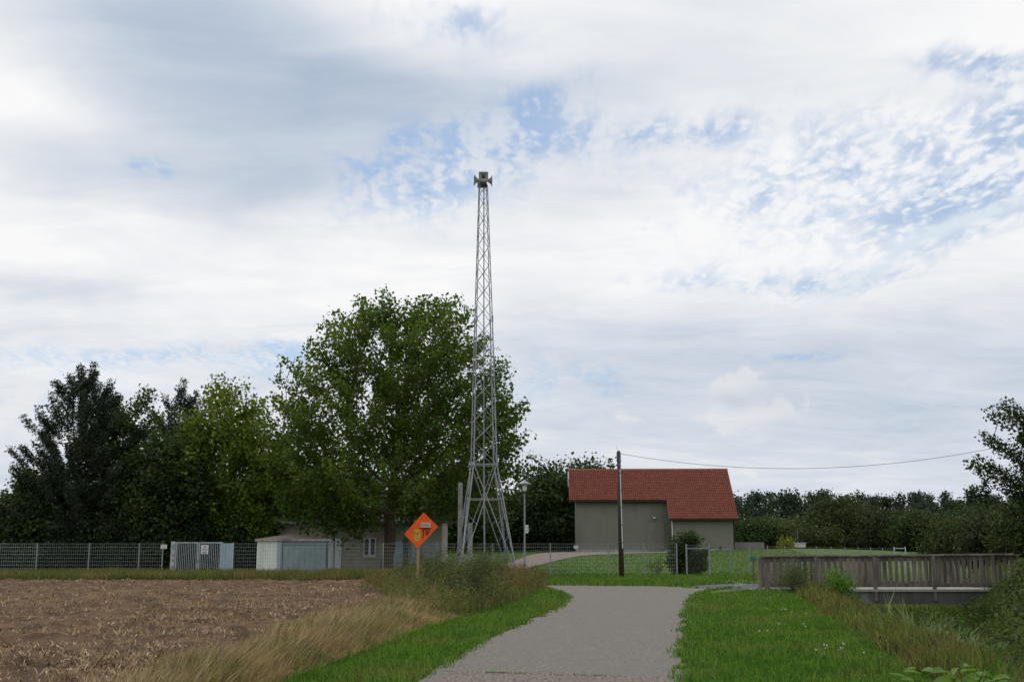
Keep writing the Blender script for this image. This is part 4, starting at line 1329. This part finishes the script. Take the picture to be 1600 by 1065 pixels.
# ------------------------------------------------------------------ long grey house behind the tree
def house():
    Y = 80.
    x0, x1 = fx(440, Y), fx(692, Y)
    z0 = H(-10, Y)
    ze = at(565, 817, Y).z
    t = thing('flat_house', 'long low beige house with grey roof and white doors behind the big tree', 'house', ((x0 + x1) / 2, Y, z0))
    dep = 7
    MB().box(((x0 + x1) / 2, Y + dep / 2, (z0 + ze) / 2), (x1 - x0, dep, ze - z0)).build('wall', M['house_wall'], t)
    # shallow roof
    zr = at(565, 790, Y + 3.5).z
    o = .35
    def slope(ya, za, yb, zb_):
        MB().prism([(x0 - o, ya, za), (x1 + o, ya, za), (x1 + o, yb, zb_), (x0 - o, yb, zb_)], (0, 0, -.12)).build('roof', M['house_roof'], t)
    slope(Y - .4, ze + .13, Y + 3.499, zr)
    slope(Y + 3.5, zr, Y + dep + .4, ze + .13)
    MB().box(((x0 + x1) / 2, Y - .42, ze + .04), (x1 - x0 + 2 * o, .03, .17)).build('fascia', M['steel_dull'], t)
    for xx in (x0, x1):
        MB().prism([(xx - .002, Y, ze + .003), (xx - .002, Y + dep, ze + .003), (xx - .002, Y + 3.5, zr - .15)], (.06 if xx == x0 else -.06, 0, 0)).build('gable', M['house_wall'], t)
    # window
    def rect(a, b, ya, yb): # photo rect on the wall
        pa, pb = at(a, yb, Y), at(b, ya, Y)
        return pa.x, pb.x, pa.z, pb.z
    wx0, wx1, wz0, wz1 = rect(568, 587.5, 840, 868)
    w_ = thing_part = MB()
    w_.box(((wx0 + wx1) / 2, Y - .03, wz1 - .03), (wx1 - wx0, .06, .06))
    w_.box(((wx0 + wx1) / 2, Y - .03, wz0 + .03), (wx1 - wx0, .06, .06))
    w_.box((wx0 + .03, Y - .03, (wz0 + wz1) / 2), (.06, .058, wz1 - wz0 - .12))
    w_.box((wx1 - .03, Y - .03, (wz0 + wz1) / 2), (.06, .058, wz1 - wz0 - .12))
    w_.box(((wx0 + wx1) / 2, Y - .035, (wz0 + wz1) / 2), (.14, .066, wz1 - wz0 - .12))
    win = w_.build('window', M['white_paint'], t)
    for s in (-1, 1):
        MB().box(((wx0 + wx1) / 2 + s * (wx1 - wx0) * .26, Y - .012, (wz0 + wz1) / 2), ((wx1 - wx0) / 2 - .13, .02, wz1 - wz0 - .12)).build('pane', M['glass'], win)
    MB().box(((wx0 + wx1) / 2, Y - .09, wz0 - .05), (wx1 - wx0 + .1, .2, .08)).build('sill', M['white_paint'], win)
    def door(a, b, ya, yb, m='white_paint'):
        dx0, dx1, dz0, dz1 = rect(a, b, ya, yb)
        dz0 = z0 + .05
        d = MB().box(((dx0 + dx1) / 2, Y - .03, (dz0 + dz1) / 2), (dx1 - dx0, .06, dz1 - dz0)).build('door', M[m], t)
        MB().box((dx1 - .12, Y - .075, (dz0 + dz1) / 2), (.03, .03, .14)).build('handle', M['steel_dark'], d)
        MB().box(((dx0 + dx1) / 2, Y - .01, dz1 + .04), (dx1 - dx0 + .1, .07, .07)).build('frame', M['steel_dull'], d)
    door(508, 521.6, 841, 886)
    door(522.8, 534, 841, 886)
    door(613, 629, 845, 886, 'panel_blue')
    door(643, 659, 845, 886, 'panel_blue')
    MB().box((fx(637, Y), Y - .03, z0 + 1.0), (.3, .06, 2.0)).build('dark_panel', M['steel_dark'], t)
    MB().box((fx(675, Y), Y - .2, z0 + .95), (1.1, .4, 1.85)).build('cabinet', M['steel_dull'], t)
house()

# ------------------------------------------------------------------ barn
def barn():
    D0 = 115.0
    k = D0 / 100.
    phi = math.radians(-2.0)
    base = Vector(((1020 - 800) / F * D0, D0, H(12, D0) - .02))
    t = thing('barn', 'grey rendered barn with red tiled roof and lower right wing beyond the lawn', 'barn', base)
    rot = Matrix.Rotation(phi, 4, 'Z')
    # local frame: x to the right, y away, measured from base
    def W(x, y, z): 
        v = rot @ Vector((x, y, 0))
        return Vector((base.x + v.x, base.y + v.y, z))
    def lx(px, y):   # local x that projects to photo column px at local depth y
        x = 0.
        for _ in range(6):
            p = W(x, y, 0)
            x += (px - 800) / F * p.y - p.x
        return x
    sl = .83
    zr = at(1010, 733.5, D0 + 3.5).z                       # ridge height
    zeL = at(960, 781, D0 - .2).z
    yL = 3.5 - (zr - zeL) / sl                              # left eave depth
    zeR = at(1090, 810, D0 - 2.4).z
    yR = 3.5 - (zr - zeR) / sl
    xl = lx(888.5, yL); xr = lx(1150, yR); xj = lx(1039.5, yL)
    wl, wr, wj = lx(898.5, 0.4), lx(1141, yR + .5), lx(1048, yR + .5)
    wyL, wyR = yL + .55, yR + .5
    yb = 3.5 + (3.5 - yL) - .5
    z0 = base.z
    def wallp(name, xa, xb, ya, yb_, za, zb, m):
        q = [W(xa, ya, za), W(xb, ya, za), W(xb, ya, zb), W(xa, ya, zb)]
        off = W(0, yb_ - ya, 0) - W(0, 0, 0)
        return MB().prism(q, off).build(name, m, t)
    zL = zr - sl * (3.5 - wyL) - .22
    zR = zr - sl * (3.5 - wyR) - .22
    wallp('wall', wl, wj - .002, wyL, wyL + .3, z0, zL, M['render_wall'])
    wallp('wall', wj, wr, wyR, wyR + .3, z0, zR, M['render_wall'])
    # side walls with sloping heads
    def sidew(x, ya, yb_, th):
        pts = [W(x, ya, z0), W(x, yb_, z0), W(x, yb_, min(zr - sl * abs(3.5 - yb_), zr) - .24), W(x, 3.5, zr - .24), W(x, ya, zr - sl * abs(3.5 - ya) - .24)]
        MB().prism(pts, W(th, 0, 0) - W(0, 0, 0)).build('wall', M['render_wall'], t)
    sidew(wl, wyL + .303, yb, .3)
    sidew(wr - .3, wyR + .303, yb, .3)
    MB().prism([W(wj, wyR + .303, z0), W(wj, wyL - .003, z0), W(wj, wyL - .003, zL - .05), W(wj, wyR + .303, zR)], W(.3, 0, 0) - W(0, 0, 0)).build('wall', M['render_wall'], t)
    wallp('wall', wl + .302, wr - .302, yb - .3, yb, z0, zr - sl * abs(3.5 - yb) - .24, M['render_wall'])
    # roof deck
    def deck(xa, xb, ya, yb_):
        f = lambda y: zr - sl * abs(3.5 - y) - .10
        MB().prism([W(xa, ya, f(ya)), W(xb, ya, f(ya)), W(xb, yb_, f(yb_)), W(xa, yb_, f(yb_))], (0, 0, -.12)).build('roof', M['black_wood'], t)
    deck(xl + .02, xj - .001, yL + .02, 3.5)
    deck(xj + .03, xr - .03, yR + .02, 3.5)
    deck(xl + .02, xr - .03, 3.501, yb + .5)
    # pantiles
    col_w = (xr - xl) / 88.
    L_ = (3.5 - yL) * math.sqrt(1 + sl * sl)
    rows_l = 19
    pitch = L_ / rows_l
    rows_r = int((3.5 - yR) * math.sqrt(1 + sl * sl) / pitch + .5)
    vs, fs = [], []
    dirx = (rot @ Vector((1, 0, 0)))
    dn = (W(0, -1, -sl) - W(0, 0, 0)).normalized()
    nrm = dirx.cross((-dn)).normalized()
    if nrm.z < 0: nrm = -nrm
    prof = [(0, .0), (.2, .30), (.42, .42), (.68, .05), (.85, -.06), (1.0, .02)]
    top = W(0, 3.5, zr)
    rs = random.Random(3)
    for c in range(88):
        xa = xl + c * col_w
        rws = rows_r if xa + col_w * .5 > xj else rows_l
        for r_ in range(rws):
            jit = rs.uniform(-.006, .006)
            o_ = len(vs)
            for e_, lift in ((0, .0), (1, .09)):
                pos = top + dn * (pitch * (r_ + e_) + (.03 if e_ else -.03))
                for (q, hgt) in prof:
                    vs.append(pos + dirx * (xa + col_w * q) + nrm * (hgt * col_w * 1.0 + lift + jit + .0))
            n_ = len(prof)
            for i in range(n_ - 1):
                fs.append((o_ + i, o_ + n_ + i, o_ + n_ + i + 1, o_ + i + 1))
            # lower lip
            o2 = len(vs)
            pos = top + dn * (pitch * (r_ + 1) + .03)
            for (q, hgt) in prof:
                vs.append(pos + dirx * (xa + col_w * q) + nrm * (hgt * col_w * 1.0 + .0))
            for i in range(n_ - 1):
                fs.append((o_ + n_ + i, o2 + i, o2 + i + 1, o_ + n_ + i + 1))
    MB_ = MB(); MB_.v = [tuple(q) for q in vs]; MB_.f = fs
    o = MB_.build('roof_tiles', M['tile'], t)
    o['kind'] = 'stuff'
    # back slope tiles, simple sheet
    f = lambda y: zr - sl * abs(3.5 - y) - .02
    MB().prism([W(xl, 3.52, f(3.52)), W(xr, 3.52, f(3.52)), W(xr, yb + .55, f(yb + .55)), W(xl, yb + .55, f(yb + .55))], (0, 0, -.07)).build('rear_tiling', M['tile_ridge'], t)
    # ridge tiles
    nR = 44
    for i in range(nR):
        a = xl + (xr - xl) * i / nR
        MB().tube(W(a, 3.5, zr + .0), W(a + (xr - xl) / nR + .02, 3.5, zr + .0), .11, .125, n=8).build('ridge_tile', M['tile_ridge'], t)
    # verges, eaves
    def board(a, b, w_, h_, m, name):
        a, b = Vector(a), Vector(b)
        d = b - a
        mid = (a + b) / 2
        q = d.to_track_quat('X', 'Z').to_matrix()
        MB().box(mid, (d.length, w_, h_), q).build(name, M[m], t)
    e = Vector((0, 0, -.14))
    board(W(xr - .02, yR, zeR) + e, W(xr - .02, 3.45, zr) + e, .04, .2, 'tile_ridge', 'verge_board')
    board(W(xl + .02, yL, zeL) + e, W(xl + .02, 3.45, zr) + e, .04, .2, 'black_wood', 'verge_board')
    board(W(xl + .05, yL - .01, zeL - .10), W(xj - .05, yL - .01, zeL - .10), .04, .16, 'black_wood', 'eave_board')
    board(W(xj + .1, yR - .01, zeR - .10), W(xr - .1, yR - .01, zeR - .10), .04, .16, 'black_wood', 'eave_board')
    board(W(xj + .01, yR, zeR) + e, W(xj + .01, yL, zeL) + e, .04, .2, 'tile_ridge', 'verge_board')
    # soffits
    # white strip and cable at left gable
    pw0 = W(lx(888, 2.2), 2.2, 0)
    MB().box((pw0.x - .03, pw0.y, (at(888, 736, pw0.y).z + at(888, 760, pw0.y).z) / 2), (.13, .08, at(888, 736, pw0.y).z - at(888, 760, pw0.y).z)).build('white_trim', M['signwhite'], t)
    pw1 = W(wl - .1, wyL + .05, 0)
    MB().tube((pw1.x, pw1.y, z0), (pw1.x, pw1.y, zL), .05).build('downpipe', M['black_wood'], t)
    pw2 = W(wj - .06, wyR - .07, 0)
    MB().tube((pw2.x, pw2.y, z0), (pw2.x, pw2.y, zR - .05), .06).build('downpipe', M['signwhite'], t)['label'] = 'pale downpipe at the wing corner'
    pw3 = W(wr + .08, wyR + .1, 0)
    MB().tube((pw3.x, pw3.y, z0), (pw3.x, pw3.y, zR), .06).build('downpipe', M['black_wood'], t)
    # eave gutter left
    g0 = W(xl, yL - .08, zeL - .12); g1 = W(xj - .05, yL - .08, zeL - .12)
    MB().tube(g0, g1, .07, n=8).build('gutter', M['black_wood'], t)
    g0 = W(xj + .1, yR - .08, zeR - .12); g1 = W(xr, yR - .08, zeR - .12)
    MB().tube(g0, g1, .07, n=8).build('gutter', M['black_wood'], t)
    # door
    dx0, dx1 = lx(1008.5, wyL), lx(1034.5, wyL)
    zt = at(1020, 815.5, W(dx0, wyL, 0).y).z
    for (a, b) in ((dx0, (dx0 + dx1) / 2 - .01), ((dx0 + dx1) / 2 + .01, dx1)):
        q = [W(a, wyL - .035, z0 + .05), W(b, wyL - .035, z0 + .05), W(b, wyL - .035, zt), W(a, wyL - .035, zt)]
        dd = MB().prism(q, W(0, .03, 0) - W(0, 0, 0)).build('door', M['barn_door'], t)
        nb_ = 5
        for i in range(nb_):
            xa = a + (b - a) * i / nb_ + .01; xb = a + (b - a) * (i + 1) / nb_ - .01
            q = [W(xa, wyL - .06, z0 + .08), W(xb, wyL - .06, z0 + .08), W(xb, wyL - .06, zt - .03), W(xa, wyL - .06, zt - .03)]
            MB().prism(q, W(0, .022, 0) - W(0, 0, 0)).build('board', M['barn_door'], dd)
    q = [W(dx0 - .08, wyL - .05, zt + .003), W(dx1 + .08, wyL - .05, zt + .003), W(dx1 + .08, wyL - .05, zt + .09), W(dx0 - .08, wyL - .05, zt + .09)]
    MB().prism(q, W(0, .047, 0) - W(0, 0, 0)).build('door_head', M['render_wall'], t)
    lp = W(lx(1020, wyL), wyL - .18, at(1020, 809, W(0, wyL, 0).y).z)
    MB().lathe((lp.x, lp.y, lp.z - .1), [(.05, 0), (.16, .06), (.17, .14), (.06, .2)], 12).build('wall_lamp', M['lampglass'], t, smooth=True)
    MB().tube(lp + Vector((0, 0, .06)), lp + Vector((0, .2, .06)), .03).build('lamp_arm', M['steel_dark'], t)
    mp = W(lx(1121, wyR), wyR - .06, at(1121, 855, W(0, wyR, 0).y).z)
    MB().box(mp, (.22, .12, .28)).build('meter_box', M['steel_dark'], t)
    # plinth
    wallp('plinth', wj - .02, wr + .02, wyR - .03, wyR - .003, z0 - .1, z0 + .35, M['concrete'])
    wallp('plinth', wl - .02, wj - .05, wyL - .03, wyL - .003, z0 - .1, z0 + .30, M['concrete'])
barn()

# ------------------------------------------------------------------ siren mast
def mast():
    Y = 66.0
    cx_ = at(757.5, 880, Y).x
    t = thing('siren_mast', 'tall galvanised lattice mast on splayed legs carrying warning siren horns', 'mast', (cx_, Y, 0))
    rot = math.radians(9)
    zt = at(755, 291, Y).z
    zk = at(755, 726, Y).z
    zm = at(755, 500, Y).z
    def xc(z): # slight drift of the centre seen in the photo
        return cx_ + np.interp(z, [0, zk, zt], [0, at(756, 726, Y).x - cx_, at(755, 291, Y).x - cx_])
    def half(z):
        return np.interp(z, [0, zk, zm, zt], [0, .66, .46, .23])
    def corner(i, z, hw=None):
        a = rot + math.pi / 4 + i * math.pi / 2
        r_ = (half(z) if hw is None else hw) * math.sqrt(2)
        return Vector((xc(z) + r_ * math.cos(a), Y + r_ * math.sin(a), z))
    feet = [corner(i, .0, 1.56) for i in range(4)]
    for i in range(4):
        j = (i + 1) % 4
        c0 = corner(i, zk)
        MB().box(feet[i] + Vector((0, 0, .12)), (.5, .5, .3)).build('footing', M['concrete'], t)
        MB().tube(feet[i] + Vector((0, 0, .25)), c0, .042, .038, n=6).build('leg', M['steel'], t)
        MB().tube(c0, corner(i, zm), .038, .032, n=6).build('leg', M['steel'], t)
        MB().tube(corner(i, zm), corner(i, zt), .028, .023, n=6).build('leg', M['steel_dull'], t)
        MB().box(c0, (.14, .14, .2)).build('joint_plate', M['steel'], t)
        MB().box(corner(i, zm), (.1, .1, .35)).build('joint_sleeve', M['steel_dull'], t)
        # lower cross bracing: opposite top corner to foot
        cj = corner(j, zk)
        MB().tube(feet[i] + Vector((0, 0, .3)), cj, .029, n=5).build('brace', M['steel'], t)
        MB().tube(feet[j] + Vector((0, 0, .3)), c0, .029, n=5).build('brace', M['steel'], t)
        MB().tube(c0, cj, .03, n=5).build('girt', M['steel'], t)
        zz = zk - 2.0
        f0 = (zk - zz) / zk
        a0 = c0.lerp(feet[i], f0 * .98); a1 = cj.lerp(feet[j], f0 * .98)
        MB().tube(a0, a1, .025, n=5).build('girt', M['steel'], t)
        # thin secondary braces between leg and brace
        for q in (.45, .62, .78):
            A = c0.lerp(feet[i], q)
            Bp = cj.lerp(feet[i], q + .09)
            MB().tube(A, Bp, .014, n=4).build('strut', M['steel_dull'], t)
            A2 = cj.lerp(feet[j], q)
            B2 = c0.lerp(feet[j], q + .09)
            MB().tube(A2, B2, .014, n=4).build('strut', M['steel_dull'], t)
    # zig-zag bracing
    z = zk
    k_ = 0
    while z < zt - .4:
        hh = 1.25 - .22 * (z - zk) / (zt - zk)
        z2 = min(z + hh, zt)
        for i in range(4):
            j = (i + 1) % 4
            MB().tube(corner(i, z), corner(j, z2), .015, n=4).build('brace', M['steel_dull'], t)
            if i % 2 == 0:
                MB().tube(corner(j, z) , corner(i, z2), .015, n=4).build('brace', M['steel_dull'], t)
        z = z2
        k_ += 1
    # ladder / cable run in the middle
    MB().tube((cx_, Y, 0), (xc(zk), Y, zk), .05, n=6).build('cable_pipe', M['steel_dull'], t)
    MB().tube((xc(zk) , Y, zk), (xc(zt) + .04, Y, zt), .034, n=6).build('cable_pipe', M['steel_dull'], t)
    # head
    X = xc(zt)
    hd = zt
    MB().box((X, Y, hd + .05), (.50, .50, .06)).build('top_plate', M['steel_dark'], t)
    MB().box((X, Y, hd + .12), (.38, .38, .18)).build('motor_housing', M['steel_dark'], t, bevel=.03)
    MB().tube((X, Y, hd + .15), (X, Y, hd + .66), .09, n=10).build('core', M['horn'], t)
    MB().lathe((X, Y, hd + .64), [(.12, 0), (.12, .17), (.11, .2), (.06, .23), (.02, .24)], 14).build('cap', M['horn'], t, smooth=True)
    hz = hd + .38
    for q, a in enumerate((rot - math.pi / 2 - math.radians(6), rot - math.radians(8), rot + math.pi / 2, rot + math.pi)):
        d = Vector((math.cos(a), math.sin(a), 0)); s = Vector((-math.sin(a), math.cos(a), 0)); u = Vector((0, 0, 1))
        prof = [(.10, .05), (.24, .06), (.36, .10), (.46, .17), (.53, .285)]
        vs, fs = [], []
        c = Vector((X, Y, hz + (0.06 if q == 0 else -.04)))
        for (r_, w_) in prof:
            for (p_, q_) in ((-1, -1), (1, -1), (1, 1), (-1, 1)):
                vs.append(c + d * r_ + s * (w_ * p_) + u * (w_ * q_))
        for (r_, w_) in [(b[0] + .012, max(.01, b[1] - .015)) for b in prof][::-1]:
            for (p_, q_) in ((-1, -1), (1, -1), (1, 1), (-1, 1)):
                vs.append(c + d * r_ + s * (w_ * p_) + u * (w_ * q_))
        m_ = len(prof) * 2
        for k in range(m_ - 1):
            for i in range(4):
                j = (i + 1) % 4
                fs.append((k * 4 + i, k * 4 + j, (k + 1) * 4 + j, (k + 1) * 4 + i))
        h_ = MB().add(vs, fs).build('horn', M['horn'], t)
        MB().box(c + d * .16, (.09, .09, .09)).build('driver', M['black'], h_)
mast()

# concrete stubs beside the mast
def stub(px, top, label, w_, Y=67.3):
    p = at(px, top, Y)
    t = thing('concrete_post', label, 'post', (p.x, Y, 0))
    MB().tube((p.x, Y, -.1), (p.x, Y, p.z), w_ / 2 * 1.15, w_ / 2, n=8).build('shaft', M['concrete'], t, smooth=False)
    MB().tube((p.x, Y, p.z), (p.x, Y, p.z + .03), w_ / 2 * .9, w_ / 2 * .8, n=8).build('cap', M['steel_dark'], t)
    rs = random.Random(px)
    for q in range(5):
        zz = rs.uniform(.8, p.z * .8)
        MB().box((p.x + rs.uniform(-.05, .05), Y - w_ / 2 * 1.02, zz), (rs.uniform(.05, .12), .02, rs.uniform(.06, .2))).build('dark_mark', M['steel_dull'], t)
stub(719.5, 754, 'tall pale concrete post at the left foot of the lattice mast', .27)
stub(734.5, 817, 'short thicker concrete post just right of the tall one', .30)

# ------------------------------------------------------------------ lamp post
def lamp():
    Y = 62.0
    p = at(819.5, 746, Y)
    x_ = p.x
    t = thing('street_lamp', 'grey park lamp post with a flat mushroom hood between the mast and the path', 'street lamp', (x_, Y, 0))
    zc = at(820, 769, Y).z
    MB().tube((x_, Y, -.1), (x_, Y, zc - 3.2), .065, .06, n=12).build('lower_pole', M['steel_dull'], t)
    MB().tube((x_, Y, zc - 3.2), (x_, Y, zc), .045, .04, n=12).build('pole', M['steel_dull'], t)
    MB().tube((x_, Y, zc - 3.26), (x_, Y, zc - 3.18), .075, n=12).build('collar', M['steel_dull'], t)
    MB().lathe((x_, Y, zc), [(.05, -.06), (.07, 0), (.07, .06), (.04, .07)], 14).build('socket', M['steel_dark'], t, smooth=True)
    MB().lathe((x_, Y, zc + .07), [(.10, 0), (.115, .05), (.115, .33), (.10, .36)], 16).build('cover', M['lampglass'], t, smooth=True)
    MB().lathe((x_, Y, zc + .43), [(.12, -.01), (.36, .0), (.355, .03), (.20, .12), (.10, .17), (.08, .21), (.02, .24)], 24).build('hood', M['steel'], t, smooth=True)
    q = at(823, 826, Y)
    s = MB().box((q.x, Y - .09, q.z), (.17, .012, .42)).build('sign_plate', M['signwhite'], t)
    mb = MB()
    for zz in (.12, .05, -.05, -.12):
        mb.box((q.x, Y - .098, q.z + zz), (.10, .003, .03))
    mb.build('print', M['grey_ink'], s)
lamp()

# ------------------------------------------------------------------ telegraph pole and cable
def tele():
    Y = 64.0
    b = at(971.5, 902, Y)
    tp = at(966.5, 705, Y)
    t = thing('telegraph_pole', 'dark wooden telegraph pole with a pale cable pipe in front of the barn', 'pole', (b.x, Y, 0))
    B, T = Vector((b.x, Y, -.1)), Vector((tp.x, Y, tp.z))
    MB().tube(B, T, .15, .10, n=12).build('shaft', M['pole_wood'], t, smooth=True)
    MB().tube(T, T + Vector((0, 0, .05)), .105, .05, n=12).build('cap', M['steel_dark'], t)
    MB().tube(T - Vector((.0, 0, .55)), T - Vector((0, 0, .05)), .122, .115, n=12).build('clamp_band', M['steel_dark'], t)
    MB().tube(T + Vector((0, -.02, 0)), T + Vector((-.14, -.02, .32)), .008, n=4).build('tip_wire', M['steel_dark'], t)
    def on(z, dx=0.0, r=.0):
        f = (z - B.z) / (T.z - B.z)
        q = B.lerp(T, f)
        return Vector((q.x + dx, q.y - .13, q.z))
    z1, z2 = at(970, 733, Y).z, at(970, 856, Y).z
    MB().tube(on(z2, .075), on(z1, .045), .028, n=8).build('cable_pipe', M['signwhite'], t)
    MB().tube(on(z1, .045), on(T.z - .4, .02), .012, n=6).build('cable_lead', M['steel_dull'], t)
    for zz in np.linspace(z2 + .3, z1 - .2, 5):
        MB().box(on(zz, .06), (.12, .07, .04)).build('pipe_clip', M['steel_dark'], t)
    # second pole hidden beyond the right edge
    Y2 = 60.
    e = at(1700, 664, Y2)
    t2 = thing('telegraph_pole', 'second telegraph pole beyond the right edge holding the other end of the cable', 'pole', (e.x, Y2, H(e.x, Y2)))
    MB().tube((e.x, Y2, H(e.x, Y2) - .1), (e.x, Y2, e.z + .2), .15, .10, n=12).build('shaft', M['pole_wood'], t2, smooth=True)
    MB().tube((e.x, Y2, e.z + .2), (e.x, Y2, e.z + .25), .105, .05, n=12).build('cap', M['steel_dark'], t2)
    A = T - Vector((-.1, 0, .12))
    E = Vector((e.x - .1, Y2, e.z))
    # parabola through the photographed low point
    mb = MB()
    n = 48
    low = at(1200, 731, Y - (Y - Y2) * .36)
    tl = (low.x - A.x) / (E.x - A.x)
    straight = A.z + (E.z - A.z) * tl
    sag = (straight - low.z) / (4 * tl * (1 - tl))
    prev = A
    for i in range(1, n + 1):
        u = i / n
        q = A.lerp(E, u); q.z -= sag * 4 * u * (1 - u)
        mb.tube(prev, q, .011, n=4, caps=False)
        prev = q
    tag(mb.build('overhead_cable', M['steel_dark']), 'thin overhead cable sagging from the telegraph pole to the right edge', 'cable')
tele()

# ------------------------------------------------------------------ orange sign
def orange_sign():
    Y = 39.5
    s = Y / F
    base = G(653, 931)
    Y = base[1]
    t = thing('orange_sign', 'bright orange tilted board sign on a thin wooden post at the field edge', 'sign', (base[0], Y, 0))
    k = at(653, 860, Y)
    MB().box((k.x, Y + .05, (k.z + .1) / 2 - .1), (.085, .06, k.z + .45)).build('post', M['post_wood'], t)
    cs = [at(662, 800, Y), at(684.5, 822, Y), at(653, 856.5, Y), at(631.5, 834, Y)]
    MB().prism([Vector((c.x, Y - .02, c.z)) for c in cs], (0, .022, 0)).build('board', M['orange'], t)
    def plate(a, b, c_, d_, th, name, m):
        p0, p1 = at(a, c_, Y), at(b, d_, Y)
        return MB().box(((p0.x + p1.x) / 2, Y - .022 - th / 2, (p0.z + p1.z) / 2), (abs(p1.x - p0.x), th, abs(p1.z - p0.z))).build(name, M[m], t), p0, p1
    yl, p0, p1 = plate(647.3, 656.8, 826.5, 844.5, .004, 'sticker', 'yellow')
    wp, q0, q1 = plate(657.8, 673.2, 816, 823.8, .05, 'plate', 'plate')
    pr_ = MB()
    for f in (.25, .5, .75):
        z_ = q0.z + (q1.z - q0.z) * f
        pr_.box(((q0.x + q1.x) / 2, Y - .0745, z_), (abs(q1.x - q0.x) * .8, .003, .012))
    pr_.build('print', M['grey_ink'], wp)
    # strokes on the sticker: a small cup-on-stem emblem
    ys = MB()
    def stroke(mb, pts, w_, yy):
        for (a, b) in zip(pts[:-1], pts[1:]):
            A, B = at(a[0], a[1], Y), at(b[0], b[1], Y)
            A.y = B.y = yy
            mb.tube(A, B, w_, n=4)
    stroke(ys, [(649, 830.5), (649.6, 833.2), (652, 834.3), (654.5, 833), (655, 830)], .010, Y - .028)
    stroke(ys, [(652.2, 830.5), (652.4, 838)], .010, Y - .028)
    stroke(ys, [(649.4, 843), (650.4, 839.8), (653.8, 839.8), (654.8, 843)], .008, Y - .028)
    ys.build('emblem', M['grey_ink'], yl)
    bl = MB()
    stroke(bl, [(655, 824.8), (672.3, 825.6)], .014, Y - .024)  # shadow cast by the plate, drawn as a dark stroke below it
    stroke(bl, [(659.8, 826), (661.5, 829.2), (663, 826.2)], .014, Y - .024)
    stroke(bl, [(661.4, 829), (661.4, 840)], .013, Y - .024)
    stroke(bl, [(664.6, 826), (665.0, 833)], .008, Y - .024)
    stroke(bl, [(666.8, 826), (667.4, 836)], .011, Y - .024)
    stroke(bl, [(664.6, 833.5), (667.4, 836), (669.3, 827)], .009, Y - .024)
    stroke(bl, [(671, 826), (669.6, 834)], .011, Y - .024)
    bl.build('letters_and_plate_shadow', M['black'], t)
orange_sign()

# ------------------------------------------------------------------ footbridge
def bridge():
    Y = 47.0
    t = thing('footbridge', 'grey weathered timber railed footbridge on a concrete slab over the ditch', 'bridge', (15.6, 48.6, 0))
    x0, x1 = at(1184, 900, Y).x, at(1640, 900, Y).x
    sx0, sx1 = at(1244, 920, Y).x, at(1551, 920, Y).x
    rs = random.Random(9)
    zd = .03
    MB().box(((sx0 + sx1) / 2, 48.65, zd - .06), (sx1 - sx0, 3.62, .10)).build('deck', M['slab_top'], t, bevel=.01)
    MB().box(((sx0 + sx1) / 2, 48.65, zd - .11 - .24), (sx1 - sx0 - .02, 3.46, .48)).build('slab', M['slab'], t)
    for xx in (sx0 - .35, sx1 + .35):
        MB().box((xx, 48.65, -.55), (.7, 3.7, 1.14)).build('abutment', M['slab'], t)
    posts_px = (1186.5, 1274, 1366, 1458, 1551, 1640)
    for yy, off in ((Y - .02, 0), (50.25, .84)):
        zt = lambda x_: 1.30 + .012 * (x_ - x0) * .55
        xs = [at(px, 900, Y).x + off for px in posts_px]
        for i, xx in enumerate(xs):
            lowz = -.45 if 0 < i < 5 else -.15
            MB().box((xx, yy - .07, (zt(xx) + lowz) / 2 - .02), (.13, .12, zt(xx) - lowz - .06)).build('post', M['wood'], t, bevel=.008)
        for a, b in zip(xs[:-1], xs[1:]):
            mid = (a + b) / 2
            L_ = b - a - .012
            tl = math.atan2(zt(b) - zt(a), b - a) + rs.uniform(-.003, .003)
            rot = Matrix.Rotation(-tl, 3, 'Y')
            MB().box((mid, yy + .0, zt(mid) + .0), (L_, .20, .06), rot).build('handrail', M['wood'], t, bevel=.008)
            MB().box((mid, yy + .055, zt(mid) - .13), (L_, .05, .17), rot).build('top_rail', M['wood'], t, bevel=.006)
            MB().box((mid, yy + .055, .17), (L_, .06, .13), Matrix.Rotation(rs.uniform(-.003, .003), 3, 'Y')).build('bottom_rail', M['wood'], t, bevel=.006)
        sp = .243
        n = int((x1 - x0) / sp)
        for k in range(n):
            xx = x0 + off + .2 + k * sp
            if min(abs(xx - q) for q in xs) < .12: 
                xx += .06
            h_ = zt(xx) - .17
            tilt = rs.gauss(0, .018)
            MB().box((xx, yy + rs.uniform(-.004, .004), h_ / 2 + .10), (.120 + rs.uniform(-.018, .014), .036, h_ - .02), Matrix.Rotation(tilt, 3, 'Y')).build('baluster', M['wood'], t)
    # old stakes at the left end
    for px, top, w_ in ((1196, 882, .12), (1201, 893, .1)):
        p = at(px, top, 46.4)
        MB().tube((p.x, 46.4, -.1), (p.x, 46.4, p.z), w_ / 2, w_ / 2.4, n=7).build('stake', M['wood'], t)
bridge()
p = at(1176.5, 872.5, 52)
t = thing('box_sign', 'small dark teal box on a stake at the left end of the bridge', 'box', (p.x, 52, 0))
MB().box(p, (.27, .12, .2)).build('box', M['teal'], t, bevel=.01)
MB().box((p.x, 52.0, p.z / 2 - .1), (.05, .05, p.z)).build('stake', M['wood'], t)
